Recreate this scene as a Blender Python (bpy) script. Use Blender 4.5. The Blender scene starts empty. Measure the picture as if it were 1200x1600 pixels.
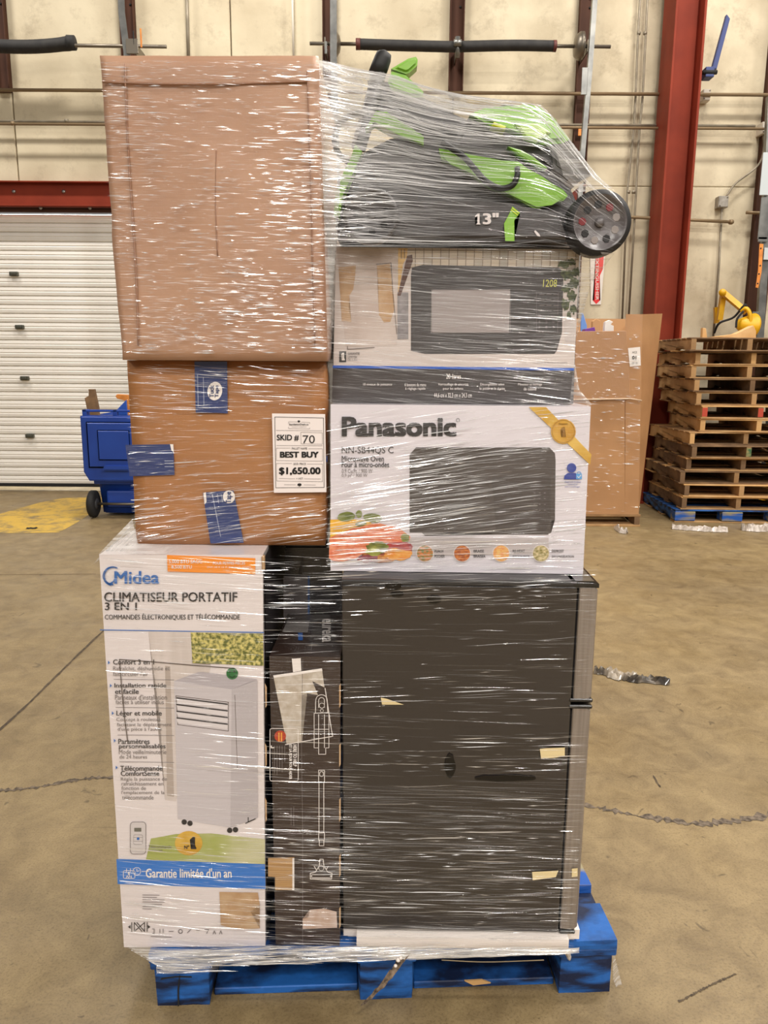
import bpy, bmesh, math, random
from mathutils import Vector, Matrix, noise
R = math.radians
rnd = random.Random(7)
S = bpy.context.scene
C = S.collection

# ------------------------------------------------------------------ camera, world, lamps, exposure
FPX = 1200.0
PITCH, ROLL = R(10.9), R(0.40)
EYE = Vector((0.0, -1.46, 1.38))
cam_d = bpy.data.cameras.new('camera'); cam = bpy.data.objects.new('camera', cam_d); C.objects.link(cam)
cam_d.sensor_fit = 'HORIZONTAL'; cam_d.sensor_width = 36.0; cam_d.lens = 36.0 * FPX / 1200.0
cam_d.clip_start = 0.02; cam_d.clip_end = 200
cam.location = EYE
CAMROT = (Matrix.Rotation(R(90) - PITCH, 3, 'X') @ Matrix.Rotation(ROLL, 3, 'Z'))
cam.rotation_euler = CAMROT.to_euler()
S.camera = cam
S.view_settings.view_transform = 'Standard'; S.view_settings.look = 'None'
S.view_settings.gamma = 1.0; S.view_settings.use_curve_mapping = False
S.view_settings.exposure = 0.16

W = bpy.data.worlds.new('warehouse_air'); S.world = W; W.use_nodes = True
W.node_tree.nodes['Background'].inputs[0].default_value = (1.0, 0.95, 0.90, 1)
W.node_tree.nodes['Background'].inputs[1].default_value = 0.20

def lamp(name, loc, size, sy, power, col=(1, 0.945, 0.88), rot=(0, 0, 0)):
    d = bpy.data.lights.new(name, 'AREA'); d.shape = 'RECTANGLE'; d.size = size; d.size_y = sy
    d.energy = power; d.color = col
    o = bpy.data.objects.new(name, d); C.objects.link(o); o.location = loc; o.rotation_euler = rot
    return o
# rows of high-bay roof lamps; rear rows added to light front faces
for lx in (-5.2, -1.2, 2.8, 6.8):
    for ly in (-13.2, -9.6, -6.0, -2.4, 1.2, 4.6):
        if lx < 2 and ly in (-2.4, 1.2): continue          # lamps left out here to darken the near left floor
        lamp('high_bay_lamp', (lx, ly, 6.8), 1.2, 0.35, 150)
# daylight on the yard outside the dock doors
lamp('yard_daylight', (-3.6, 8.6, 4.0), 3.0, 2.0, 500, (0.93, 0.97, 1.0))

# ------------------------------------------------------------------ pixel rays -> real places
def ray(x, y):
    return (CAMROT @ Vector(((x - 600.0) / FPX, -(y - 800.0) / FPX, -1.0))).normalized()
def PY(x, y, Y):
    d = ray(x, y); return EYE + d * ((Y - EYE.y) / d.y)
def PZ(x, y, Z=0.0):
    d = ray(x, y); return EYE + d * ((Z - EYE.z) / d.z)

class Frame:
    """A standing plane: origin on its base, yaw about Z; local x along it, y inward, z up."""
    def __init__(s, origin, yaw=0.0):
        s.o = Vector(origin); s.yaw = yaw
        s.m = Matrix.Rotation(yaw, 3, 'Z'); s.i = s.m.transposed()
    def px(s, x, y, w=0.0):
        d = s.i @ ray(x, y); e = s.i @ (EYE - s.o)
        p = e + d * ((w - e.y) / d.y)
        return Vector((p.x, w, p.z))
    def top(s, x, y, h):
        d = s.i @ ray(x, y); e = s.i @ (EYE - s.o)
        return e + d * ((h - e.z) / d.z)
    def loc(s, v):
        return s.i @ (Vector(v) - s.o)

# ------------------------------------------------------------------ materials
MATS = {}
def M(name, col, rough=0.6, metal=0.0, col2=None, scale=6.0, detail=4.0, stretch=(1, 1, 1), bump=0.0, bscale=40.0,
      coat=0.0, film=False, spec=0.5, lo=0.35, hi=0.65, bstretch=(1, 1, 1), bdist=0.002, rvar=0.0):
    if name in MATS: return MATS[name]
    m = bpy.data.materials.new(name); m.use_nodes = True; MATS[name] = m
    nt = m.node_tree; b = nt.nodes['Principled BSDF']; L = nt.links
    b.inputs['Base Color'].default_value = (*col, 1); b.inputs['Roughness'].default_value = rough
    b.inputs['Metallic'].default_value = metal; b.inputs['Specular IOR Level'].default_value = spec
    tc = nt.nodes.new('ShaderNodeTexCoord')
    if col2 is not None:
        mp = nt.nodes.new('ShaderNodeMapping'); mp.inputs['Scale'].default_value = stretch
        n = nt.nodes.new('ShaderNodeTexNoise'); n.inputs['Scale'].default_value = scale; n.inputs['Detail'].default_value = detail
        r = nt.nodes.new('ShaderNodeValToRGB')
        r.color_ramp.elements[0].position = lo; r.color_ramp.elements[1].position = hi
        r.color_ramp.elements[0].color = (*col, 1); r.color_ramp.elements[1].color = (*col2, 1)
        L.new(tc.outputs['Object'], mp.inputs[0]); L.new(mp.outputs[0], n.inputs['Vector'])
        L.new(n.outputs['Fac'], r.inputs[0]); L.new(r.outputs[0], b.inputs['Base Color'])
        if rvar:
            mr = nt.nodes.new('ShaderNodeMapRange'); mr.inputs[3].default_value = rough - rvar; mr.inputs[4].default_value = rough + rvar
            mr.inputs[1].default_value = 0.3; mr.inputs[2].default_value = 0.7
            L.new(n.outputs['Fac'], mr.inputs[0]); L.new(mr.outputs[0], b.inputs['Roughness'])
    if bump:
        mp2 = nt.nodes.new('ShaderNodeMapping'); mp2.inputs['Scale'].default_value = bstretch
        n2 = nt.nodes.new('ShaderNodeTexNoise'); n2.inputs['Scale'].default_value = bscale; n2.inputs['Detail'].default_value = 5
        bp = nt.nodes.new('ShaderNodeBump'); bp.inputs['Strength'].default_value = bump; bp.inputs['Distance'].default_value = bdist
        L.new(tc.outputs['Object'], mp2.inputs[0]); L.new(mp2.outputs[0], n2.inputs['Vector'])
        L.new(n2.outputs['Fac'], bp.inputs['Height']); L.new(bp.outputs[0], b.inputs['Normal'])
    if coat: b.inputs['Coat Weight'].default_value = coat; b.inputs['Coat Roughness'].default_value = 0.1
    if film:   # clinging stretch film: a clear coat pulled into fine horizontal ripples
        mp3 = nt.nodes.new('ShaderNodeMapping'); mp3.inputs['Scale'].default_value = (5, 5, 170)
        mp3.inputs['Rotation'].default_value = (0, R(-2), 0)
        n3 = nt.nodes.new('ShaderNodeTexNoise'); n3.inputs['Scale'].default_value = 1.0; n3.inputs['Detail'].default_value = 5
        n3.inputs['Roughness'].default_value = 0.65
        bp3 = nt.nodes.new('ShaderNodeBump'); bp3.inputs['Strength'].default_value = 0.9 * float(film); bp3.inputs['Distance'].default_value = 0.004
        L.new(tc.outputs['Object'], mp3.inputs[0]); L.new(mp3.outputs[0], n3.inputs['Vector'])
        L.new(n3.outputs['Fac'], bp3.inputs['Height']); L.new(bp3.outputs[0], b.inputs['Coat Normal'])
        b.inputs['Coat Weight'].default_value = 1.0; b.inputs['Coat Roughness'].default_value = 0.14
    return m

def film_material(name, base_a, streak_a, attr=None, rough=0.16):
    m = bpy.data.materials.new(name); m.use_nodes = True; MATS[name] = m
    nt = m.node_tree; L = nt.links; nt.nodes.remove(nt.nodes['Principled BSDF'])
    out = nt.nodes['Material Output']
    p = nt.nodes.new('ShaderNodeBsdfPrincipled'); p.inputs['Base Color'].default_value = (0.86, 0.84, 0.82, 1)
    p.inputs['Roughness'].default_value = rough; p.inputs['Specular IOR Level'].default_value = 0.9
    t = nt.nodes.new('ShaderNodeBsdfTransparent'); mx = nt.nodes.new('ShaderNodeMixShader')
    if attr:
        a = nt.nodes.new('ShaderNodeAttribute'); a.attribute_name = attr
        L.new(a.outputs['Fac'], mx.inputs[0])
    else:
        tc = nt.nodes.new('ShaderNodeTexCoord'); mp = nt.nodes.new('ShaderNodeMapping')
        mp.inputs['Scale'].default_value = (9, 9, 190); mp.inputs['Rotation'].default_value = (0, R(-7), 0)
        n = nt.nodes.new('ShaderNodeTexNoise'); n.inputs['Scale'].default_value = 1; n.inputs['Detail'].default_value = 4
        mr = nt.nodes.new('ShaderNodeMapRange'); mr.inputs[1].default_value = 0.45; mr.inputs[2].default_value = 0.72
        mr.inputs[3].default_value = base_a; mr.inputs[4].default_value = streak_a
        bp = nt.nodes.new('ShaderNodeBump'); bp.inputs['Strength'].default_value = 0.8; bp.inputs['Distance'].default_value = 0.004
        L.new(tc.outputs['Object'], mp.inputs[0]); L.new(mp.outputs[0], n.inputs['Vector'])
        L.new(n.outputs['Fac'], mr.inputs[0]); L.new(mr.outputs[0], mx.inputs[0])
        L.new(n.outputs['Fac'], bp.inputs['Height']); L.new(bp.outputs[0], p.inputs['Normal'])
    if attr:   # a crease is a bright glossy fold of film
        g = nt.nodes.new('ShaderNodeBsdfGlossy'); g.inputs['Color'].default_value = (0.95, 0.94, 0.93, 1); g.inputs['Roughness'].default_value = 0.16
        m2 = nt.nodes.new('ShaderNodeMixShader'); m2.inputs[0].default_value = 0.5
        L.new(p.outputs[0], m2.inputs[1]); L.new(g.outputs[0], m2.inputs[2]); surf = m2.outputs[0]
    else: surf = p.outputs[0]
    L.new(t.outputs[0], mx.inputs[1]); L.new(surf, mx.inputs[2]); L.new(mx.outputs[0], out.inputs[0])
    return m
film_sheet_mat = film_material('clear_film', 0.17, 0.65)
film_dirty_mat = film_material('dirty_film', 0.45, 0.8, rough=0.3)
crease_mat = film_material('film_crease', 0, 0, attr='a', rough=0.13)

def srgb(r, g, b):
    f = lambda c: c / 12.92 if c <= 0.04045 else ((c + 0.055) / 1.055) ** 2.4
    return (f(r / 255), f(g / 255), f(b / 255))
def ink(name, r, g, b, film=True, **k):
    if 'ink_' + name in MATS: return MATS['ink_' + name]
    return M('ink_' + name, srgb(r, g, b), 0.5, film=film, **k)

# ------------------------------------------------------------------ object helpers
def tag(o, label=None, cat=None, group=None, kind=None):
    if label: o['label'] = label
    if cat: o['category'] = cat
    if group: o['group'] = group
    if kind: o['kind'] = kind
    return o
def thing(name, F, label, cat, group=None, kind=None):
    o = bpy.data.objects.new(name, None); C.objects.link(o); o.empty_display_size = 0.1
    o.location = F.o; o.rotation_euler = (0, 0, F.yaw)
    return tag(o, label, cat, group, kind)
def link(name, me, mat, parent=None, smooth=False):
    if mat is not None and not me.materials: me.materials.append(mat)
    if smooth:
        for p in me.polygons: p.use_smooth = True
    o = bpy.data.objects.new(name, me); C.objects.link(o)
    if parent is not None: o.parent = parent
    return o
def from_bm(name, bm, mat, parent=None, smooth=False):
    me = bpy.data.meshes.new(name); bmesh.ops.recalc_face_normals(bm, faces=bm.faces[:]); bm.to_mesh(me); bm.free()
    return link(name, me, mat, parent, smooth)
def raw(name, v, f, mat, parent=None, smooth=False):
    me = bpy.data.meshes.new(name); me.from_pydata([tuple(p) for p in v], [], f); me.update()
    return link(name, me, mat, parent, smooth)
def bm_box(bm, lo, hi, bev=0.0, seg=2, mtx=None):
    r = bmesh.ops.create_cube(bm, size=1.0); vs = r['verts']
    for v in vs:
        v.co = Vector([lo[k] + (v.co[k] + 0.5) * (hi[k] - lo[k]) for k in range(3)])
    if bev:
        es = list({e for v in vs for e in v.link_edges})
        rr = bmesh.ops.bevel(bm, geom=es, offset=bev, segments=seg, affect='EDGES', profile=0.6)
        vs = list(set(rr['verts']) | {v for f in rr['faces'] for v in f.verts})
    if mtx is not None:
        bmesh.ops.transform(bm, matrix=mtx, verts=[v for v in vs if v.is_valid])
def box(name, lo, hi, mat, parent=None, bev=0.0, seg=2, smooth=False):
    bm = bmesh.new(); bm_box(bm, lo, hi, bev, seg); return from_bm(name, bm, mat, parent, smooth)
def prism(name, pts, w0, w1, mat, parent=None, bev=0.0, seg=2, smooth=False):
    """outline in local x,z swept from y=w0 to y=w1; pts are Vectors or (x,z)"""
    bm = bmesh.new()
    P = [(p.x, p.z) if isinstance(p, Vector) else p for p in pts]
    a = [bm.verts.new((x, w0, z)) for x, z in P]; b = [bm.verts.new((x, w1, z)) for x, z in P]
    bm.faces.new(a); bm.faces.new(b[::-1]); n = len(P)
    for k in range(n): bm.faces.new((a[k], b[k], b[(k + 1) % n], a[(k + 1) % n]))
    if bev:
        es = [e for e in bm.edges if abs(e.verts[0].co.y - e.verts[1].co.y) < 1e-6]
        bmesh.ops.bevel(bm, geom=es, offset=bev, segments=seg, affect='EDGES', clamp_overlap=True)
    bmesh.ops.triangulate(bm, faces=[f for f in bm.faces if len(f.verts) > 4])
    return from_bm(name, bm, mat, parent, smooth)
def ring_pts(axis, r, seg):
    axis = axis.normalized(); u = axis.orthogonal().normalized(); v = axis.cross(u)
    return [(u * math.cos(2 * math.pi * k / seg) + v * math.sin(2 * math.pi * k / seg)) * r for k in range(seg)]
def tube_geo(pts, r, seg=10):
    """pts: 3D points; r: radius or list"""
    pts = [Vector(p) for p in pts]; n = len(pts); v, f = [], []
    rs = r if isinstance(r, (list, tuple)) else [r] * n
    up = None
    for i, p in enumerate(pts):
        t = (pts[min(i + 1, n - 1)] - pts[max(i - 1, 0)]).normalized()
        if up is None: up = t.orthogonal().normalized()
        up = (up - t * up.dot(t)).normalized(); s = t.cross(up)
        for k in range(seg):
            a = 2 * math.pi * k / seg; v.append(p + (up * math.cos(a) + s * math.sin(a)) * rs[i])
    for i in range(n - 1):
        for k in range(seg):
            f.append((i * seg + k, i * seg + (k + 1) % seg, (i + 1) * seg + (k + 1) % seg, (i + 1) * seg + k))
    f.append(tuple(range(seg))[::-1]); f.append(tuple((n - 1) * seg + k for k in range(seg)))
    return v, f
def tube(name, pts, r, mat, parent=None, seg=10, smooth=True):
    v, f = tube_geo(pts, r, seg); return raw(name, v, f, mat, parent, smooth)
def lathe(name, prof, axis_o, axis, mat, parent=None, seg=32, smooth=True, caps=True):
    """prof: list of (radius, along-axis)"""
    axis = Vector(axis).normalized(); u = axis.orthogonal().normalized(); w = axis.cross(u); v, f = [], []
    for r, h in prof:
        for k in range(seg):
            a = 2 * math.pi * k / seg; v.append(Vector(axis_o) + axis * h + (u * math.cos(a) + w * math.sin(a)) * r)
    n = len(prof)
    for i in range(n - 1):
        for k in range(seg):
            f.append((i * seg + k, i * seg + (k + 1) % seg, (i + 1) * seg + (k + 1) % seg, (i + 1) * seg + k))
    if caps: f.append(tuple(range(seg))[::-1]); f.append(tuple((n - 1) * seg + k for k in range(seg)))
    o = raw(name, v, f, mat, parent, smooth)
    return o
def smooth_path(pts, n=24):
    """Catmull-Rom through 3D points"""
    p = [Vector(q) for q in pts]; p = [p[0] * 2 - p[1]] + p + [p[-1] * 2 - p[-2]]; out = []
    m = len(p) - 3
    for i in range(n + 1):
        t = i / n * m; k = min(int(t), m - 1); t -= k
        a, b, c, d = p[k:k + 4]
        out.append(0.5 * ((2 * b) + (c - a) * t + (2 * a - 5 * b + 4 * c - d) * t * t + (3 * b - a - 3 * c + d) * t ** 3))
    return out
def carton_mesh(quad, depth, n=(10, 6, 12), amp=0.0, rnd_edge=0.004, bulge=0.0, seed=0.0, flat=0.0):
    """quad: local (x,z) TL,TR,BR,BL of the front; a box that goes back by depth, edges softened, faces dented"""
    bm = bmesh.new(); tl, tr, br, bl = [Vector((q[0], q[1])) for q in quad]; nx, ny, nz = n; V = {}
    def at(i, j, k):
        if (i, j, k) in V: return V[i, j, k]
        u, w, v = i / nx, j / ny, k / nz
        p = (bl.lerp(br, u)).lerp(tl.lerp(tr, u), v); co = Vector((p.x, w * depth, p.y))
        on = [(i in (0, nx)), (j in (0, ny)), (k in (0, nz))]
        d = Vector(((-1 if i == nx else 1) * on[0], (-1 if j == ny else 1) * on[1], (-1 if k == nz else 1) * on[2]))
        if sum(on) >= 2: co += Vector((d.x, d.y, d.z * flat)) * rnd_edge * 0.45
        if amp:
            q = co * 9 + Vector((seed, seed * 1.7, 0)); s = noise.noise(q) + 0.5 * noise.noise(q * 2.6)
            co += Vector((d.x, d.y, d.z * flat)) * min(max(s * 0.5 + 0.5, 0), 1) * amp
        if bulge:
            fall = math.sin(math.pi * u) * math.sin(math.pi * v)
            if j == 0: co.y -= bulge * fall
        V[i, j, k] = bm.verts.new(co); return V[i, j, k]
    def quadf(a, b, c, d): bm.faces.new((a, b, c, d))
    for i in range(nx):
        for k in range(nz):
            for j in (0, ny): quadf(at(i, j, k), at(i + 1, j, k), at(i + 1, j, k + 1), at(i, j, k + 1))
    for i in range(nx):
        for j in range(ny):
            for k in (0, nz): quadf(at(i, j, k), at(i + 1, j, k), at(i + 1, j + 1, k), at(i, j + 1, k))
    for j in range(ny):
        for k in range(nz):
            for i in (0, nx): quadf(at(i, j, k), at(i, j + 1, k), at(i, j + 1, k + 1), at(i, j, k + 1))
    return bm

# ------------------------------------------------------------------ print on flat faces (pixel outlines carried onto the face)
class Face:
    """A printable face of a thing: Frame F, its root, plane y=w (front) or z=h (top)"""
    def __init__(s, F, root, w=0.0, h=None): s.F, s.root, s.w, s.h, s.n = F, root, w, h, 0
    def p2(s, x, y):
        if s.h is None: p = s.F.px(x, y, s.w); return (p.x, max(p.z, .0008))
        p = s.F.top(x, y, s.h); return (p.x, p.y)
    def p3(s, a, b, lift):
        return (a, s.w - lift, b) if s.h is None else (a, b, s.h + lift)
    def poly(s, pts, mat, lift=0.0006, name='print_patch', parent=None):
        q = [s.p2(*p) for p in pts]
        area = sum(q[k][0] * q[(k + 1) % len(q)][1] - q[(k + 1) % len(q)][0] * q[k][1] for k in range(len(q)))
        if area < 0: q = q[::-1]
        bm = bmesh.new(); f = bm.faces.new([bm.verts.new(s.p3(a, b, lift)) for a, b in q])
        bmesh.ops.triangulate(bm, faces=[f])
        me = bpy.data.meshes.new(name); bm.to_mesh(me); bm.free()
        return link(name, me, mat, s.root if parent is None else parent)
    def rect(s, x0, y0, x1, y1, mat, lift=0.0006, name='print_patch', parent=None):
        return s.poly([(x0, y0), (x1, y0), (x1, y1), (x0, y1)], mat, lift, name, parent)
    def disc(s, x, y, rx, mat, lift=0.0008, ry=None, n=28, name='print_patch', rot=0.0, parent=None):
        ry = ry or rx; c, d = math.cos(rot), math.sin(rot); P = []
        for k in range(n):
            a = 2 * math.pi * k / n; u, v = rx * math.cos(a), ry * math.sin(a); P.append((x + u * c - v * d, y + u * d + v * c))
        return s.poly(P, mat, lift, name, parent)
    def blob(s, x, y, rx, ry, mat, lift=0.0008, n=22, rough=0.15, rot=0.0, name='print_patch'):
        c, d = math.cos(rot), math.sin(rot); P = []
        for k in range(n):
            a = 2 * math.pi * k / n; q = 1 + rnd.uniform(-rough, rough); u, v = rx * q * math.cos(a), ry * q * math.sin(a)
            P.append((x + u * c - v * d, y + u * d + v * c))
        return s.poly(P, mat, lift, name)
    def lines(s, segs, wpx, mat, lift=0.0009, name='printed_lines', parent=None):
        """polylines in pixels as one thin printed drawing"""
        v, f = [], []
        for pl in segs:
            for a, b in zip(pl[:-1], pl[1:]):
                d = Vector((b[0] - a[0], b[1] - a[1]));
                if d.length < 1e-6: continue
                d.normalize(); n = Vector((-d.y, d.x)) * wpx * 0.5; e = d * wpx * 0.3; k = len(v)
                for q in ((a[0] - e.x + n.x, a[1] - e.y + n.y), (b[0] + e.x + n.x, b[1] + e.y + n.y), (b[0] + e.x - n.x, b[1] + e.y - n.y), (a[0] - e.x - n.x, a[1] - e.y - n.y)):
                    v.append(s.p3(*s.p2(*q), lift))
                f.append((k, k + 1, k + 2, k + 3))
        return raw(name, v, f, mat, s.root if parent is None else parent)
    def circ(s, x, y, r, a0=0, a1=360, n=24, ry=None):
        return [(x + r * math.cos(R(a0 + (a1 - a0) * k / n)), y + (ry or r) * math.sin(R(a0 + (a1 - a0) * k / n))) for k in range(n + 1)]
    def rrect(s, x0, y0, x1, y1, r, close=True):
        P = []
        for cx, cy, a in ((x1 - r, y0 + r, -90), (x1 - r, y1 - r, 0), (x0 + r, y1 - r, 90), (x0 + r, y0 + r, 180)):
            P += [(cx + r * math.cos(R(a + t * 22.5)), cy + r * math.sin(R(a + t * 22.5))) for t in range(5)]
        return P + [P[0]] if close else P
    def one(s, x0, y0, x1, y1, mat, lift=0.0016, parent=None):
        w, h = x1 - x0, y1 - y0; P = [(.0, .22), (.45, .0), (.8, .0), (.8, .86), (1, .86), (1, 1), (.15, 1), (.15, .86), (.42, .86), (.42, .24), (.0, .36)]
        return s.poly([(x0 + a * w, y0 + b * h) for a, b in P], mat, lift, 'lettering', parent)
    def text(s, body, x0, y0, x1, y1, mat, bold=0.0, lift=0.0011, rot=0, shear=0.0, name='lettering', parent=None):
        """lettering fitted to a pixel box; rot 0 upright, 90 reads downward (tops to the right), -90 reads upward"""
        cu = bpy.data.curves.new(name, 'FONT'); cu.body = body; cu.size = 1.0; cu.shear = shear; cu.resolution_u = 3
        fo = bpy.data.objects.new('tmp', cu)
        me = bpy.data.meshes.new_from_object(fo)
        bpy.data.objects.remove(fo); bpy.data.curves.remove(cu)
        if not me.vertices: return None
        X = [v.co.x for v in me.vertices]; Y = [v.co.y for v in me.vertices]
        if bold:   # heavier strokes: the outline laid down four times, slightly apart
            bm = bmesh.new(); bm.from_mesh(me); src = bm.verts[:] + bm.edges[:] + bm.faces[:]
            for dx, dy, dz in ((bold * 2, 0, 1), (0, bold * 1.4, 2), (bold * 2, bold * 1.4, 3)):
                r_ = bmesh.ops.duplicate(bm, geom=src); bmesh.ops.translate(bm, vec=(dx, dy, dz), verts=[q for q in r_['geom'] if isinstance(q, bmesh.types.BMVert)])
            bm.to_mesh(me); bm.free(); X = [v.co.x for v in me.vertices]; Y = [v.co.y for v in me.vertices]
        ax, bx_, ay, by = min(X), max(X), min(Y), max(Y)
        TL, TR, BL, BR = [Vector(s.p2(*q)) for q in ((x0, y0), (x1, y0), (x0, y1), (x1, y1))]
        for v in me.vertices:
            u = (v.co.x - ax) / (bx_ - ax + 1e-9); t = (v.co.y - ay) / (by - ay + 1e-9)
            if rot == 90: u, t = t, 1 - u
            elif rot == -90: u, t = 1 - t, u
            q = BL.lerp(BR, u).lerp(TL.lerp(TR, u), t); v.co = s.p3(q.x, q.y, lift + v.co.z * 0.00012)
        me.materials.clear(); me.name = name
        return link(name, me, mat, s.root if parent is None else parent)


# ================================================================== THE SETTING
YW = 6.73                                   # inner face of the dock wall
FW = Frame((0, YW, 0))
def floor_material():
    m = bpy.data.materials.new('worn_concrete_floor'); m.use_nodes = True
    nt = m.node_tree; L = nt.links; b = nt.nodes['Principled BSDF']; tc = nt.nodes.new('ShaderNodeTexCoord')
    def nz(scale, detail, rough=0.5, dist=0.0):
        n = nt.nodes.new('ShaderNodeTexNoise'); n.inputs['Scale'].default_value = scale; n.inputs['Detail'].default_value = detail
        n.inputs['Roughness'].default_value = rough; n.inputs['Distortion'].default_value = dist
        L.new(tc.outputs['Object'], n.inputs['Vector']); return n
    def ramp(src, stops):
        r = nt.nodes.new('ShaderNodeValToRGB')
        while len(r.color_ramp.elements) < len(stops): r.color_ramp.elements.new(0.5)
        for e, (p, c) in zip(r.color_ramp.elements, stops): e.position = p; e.color = (*c, 1)
        L.new(src, r.inputs[0]); return r
    def mix(a, b_, fac, mode='MIX'):
        x = nt.nodes.new('ShaderNodeMix'); x.data_type = 'RGBA'; x.blend_type = mode
        L.new(a, x.inputs[6]); L.new(b_, x.inputs[7])
        if isinstance(fac, float): x.inputs[0].default_value = fac
        else: L.new(fac, x.inputs[0])
        return x.outputs[2]
    big = ramp(nz(1.1, 6, 0.6, 0.4).outputs['Fac'], [(0.3, srgb(104, 86, 56)), (0.5, srgb(126, 106, 71)), (0.72, srgb(146, 126, 87))])
    mid = ramp(nz(9, 8, 0.7, 0.6).outputs['Fac'], [(0.30, srgb(92, 76, 54)), (0.64, srgb(164, 144, 106))])
    col = mix(big.outputs[0], mid.outputs[0], 0.42)
    fine = ramp(nz(160, 4, 0.8).outputs['Fac'], [(0.36, (0.4, 0.36, 0.32)), (0.5, (1, 1, 1))])
    col = mix(col, fine.outputs[0], 0.55, 'MULTIPLY')
    spots = ramp(nz(13, 3, 0.4, 1.5).outputs['Fac'], [(0.25, (0.25, 0.22, 0.2)), (0.29, (1, 1, 1))])
    col = mix(col, spots.outputs[0], 0.6, 'MULTIPLY')
    # drag scratches
    for rot, sc in ((0.7, (3, 90, 1)), (2.1, (2.4, 70, 1))):
        mp = nt.nodes.new('ShaderNodeMapping'); mp.inputs['Rotation'].default_value = (0, 0, rot); mp.inputs['Scale'].default_value = sc
        n = nt.nodes.new('ShaderNodeTexNoise'); n.inputs['Scale'].default_value = 1.0; n.inputs['Detail'].default_value = 3
        L.new(tc.outputs['Object'], mp.inputs[0]); L.new(mp.outputs[0], n.inputs['Vector'])
        s_ = ramp(n.outputs['Fac'], [(0.27, (0.55, 0.5, 0.45)), (0.31, (1, 1, 1))]); col = mix(col, s_.outputs[0], 0.55, 'MULTIPLY')
    L.new(col, b.inputs['Base Color'])
    rr = nt.nodes.new('ShaderNodeMapRange'); rr.inputs[1].default_value = 0.3; rr.inputs[2].default_value = 0.7; rr.inputs[3].default_value = 0.34; rr.inputs[4].default_value = 0.62
    L.new(nz(3, 6).outputs['Fac'], rr.inputs[0]); L.new(rr.outputs[0], b.inputs['Roughness'])
    bp = nt.nodes.new('ShaderNodeBump'); bp.inputs['Strength'].default_value = 0.25; bp.inputs['Distance'].default_value = 0.003
    L.new(nz(120, 6, 0.7).outputs['Fac'], bp.inputs['Height']); L.new(bp.outputs[0], b.inputs['Normal'])
    return m
floor_m = floor_material()
floor = box('floor', (-9, -16, -0.12), (9, 10.5, 0), floor_m)
tag(floor, 'worn brown polished concrete warehouse floor with cracks and scuffs', 'floor', kind='structure')

crack_m = M('crack_grit', srgb(62, 52, 42), 0.9, col2=srgb(120, 106, 90), scale=60, bump=0.8, bscale=90)
joint_m = M('joint_dirt', srgb(58, 48, 38), 0.9, col2=srgb(92, 78, 60), scale=40)
def ground_strip(name, pix, wid, mat, jag=0.5, h=0.0012, n=90):
    pts = smooth_path([PZ(x, y) for x, y in pix], n); v, f = [], []
    for i, p in enumerate(pts):
        t = (pts[min(i + 1, n)] - pts[max(i - 1, 0)]).normalized(); s = Vector((-t.y, t.x, 0))
        w = wid * (1 + rnd.uniform(-jag, jag)) * 0.5; q = p + s * rnd.uniform(-jag, jag) * wid * 0.35
        v += [q + s * w + Vector((0, 0, h)), q - s * w + Vector((0, 0, h))]
    f = [(2 * i, 2 * i + 2, 2 * i + 3, 2 * i + 1) for i in range(n)]
    return raw(name, v, f, mat, floor)
ground_strip('floor_joint', [(-160, 1250), (0, 1140), (155, 992), (330, 830)], 0.012, joint_m, 0.25)
ground_strip('crack', [(-160, 1248), (0, 1236), (60, 1230), (120, 1219), (200, 1213), (420, 1205)], 0.015, crack_m, 0.9)
ground_strip('crack', [(700, 1240), (900, 1257), (960, 1268), (1020, 1278), (1080, 1287), (1130, 1284), (1200, 1275), (1330, 1262)], 0.022, crack_m, 0.9)
ground_strip('floor_joint', [(-160, 900), (0, 898), (150, 897)], 0.012, M('joint_faint', srgb(118, 100, 74), 0.9), 0.3)
ground_strip('crack', [(1060, 1566), (1110, 1540), (1150, 1522)], 0.004, joint_m, 0.8)
ground_strip('crack', [(1020, 1212), (1030, 1228), (1032, 1230)], 0.007, joint_m, 0.5, n=10)
yel = bpy.data.materials.new('worn_yellow_paint'); yel.use_nodes = True
_nt = yel.node_tree; _b = _nt.nodes['Principled BSDF']; _n = _nt.nodes.new('ShaderNodeTexNoise'); _n.inputs['Scale'].default_value = 5; _n.inputs['Detail'].default_value = 9; _n.inputs['Roughness'].default_value = 0.72
_tc = _nt.nodes.new('ShaderNodeTexCoord'); _nt.links.new(_tc.outputs['Object'], _n.inputs['Vector'])
_r = _nt.nodes.new('ShaderNodeValToRGB'); _r.color_ramp.elements[0].position = 0.36; _r.color_ramp.elements[1].position = 0.54
_r.color_ramp.elements[0].color = (*srgb(122, 106, 76), 1); _r.color_ramp.elements[1].color = (*srgb(204, 166, 62), 1)
_nt.links.new(_n.outputs['Fac'], _r.inputs[0]); _nt.links.new(_r.outputs[0], _b.inputs['Base Color']); _b.inputs['Roughness'].default_value = 0.55
me_pts = [PZ(x, y) + Vector((0, 0, 0.001)) for x, y in [(-120, 834), (40, 833), (92, 832), (118, 818), (150, 797), (190, 779), (150, 777), (100, 778), (60, 786), (0, 803), (-120, 822)]]
_bm = bmesh.new(); _f = _bm.faces.new([_bm.verts.new(p) for p in me_pts]); bmesh.ops.triangulate(_bm, faces=[_f]); from_bm('floor_marking', _bm, yel, floor)

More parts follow.
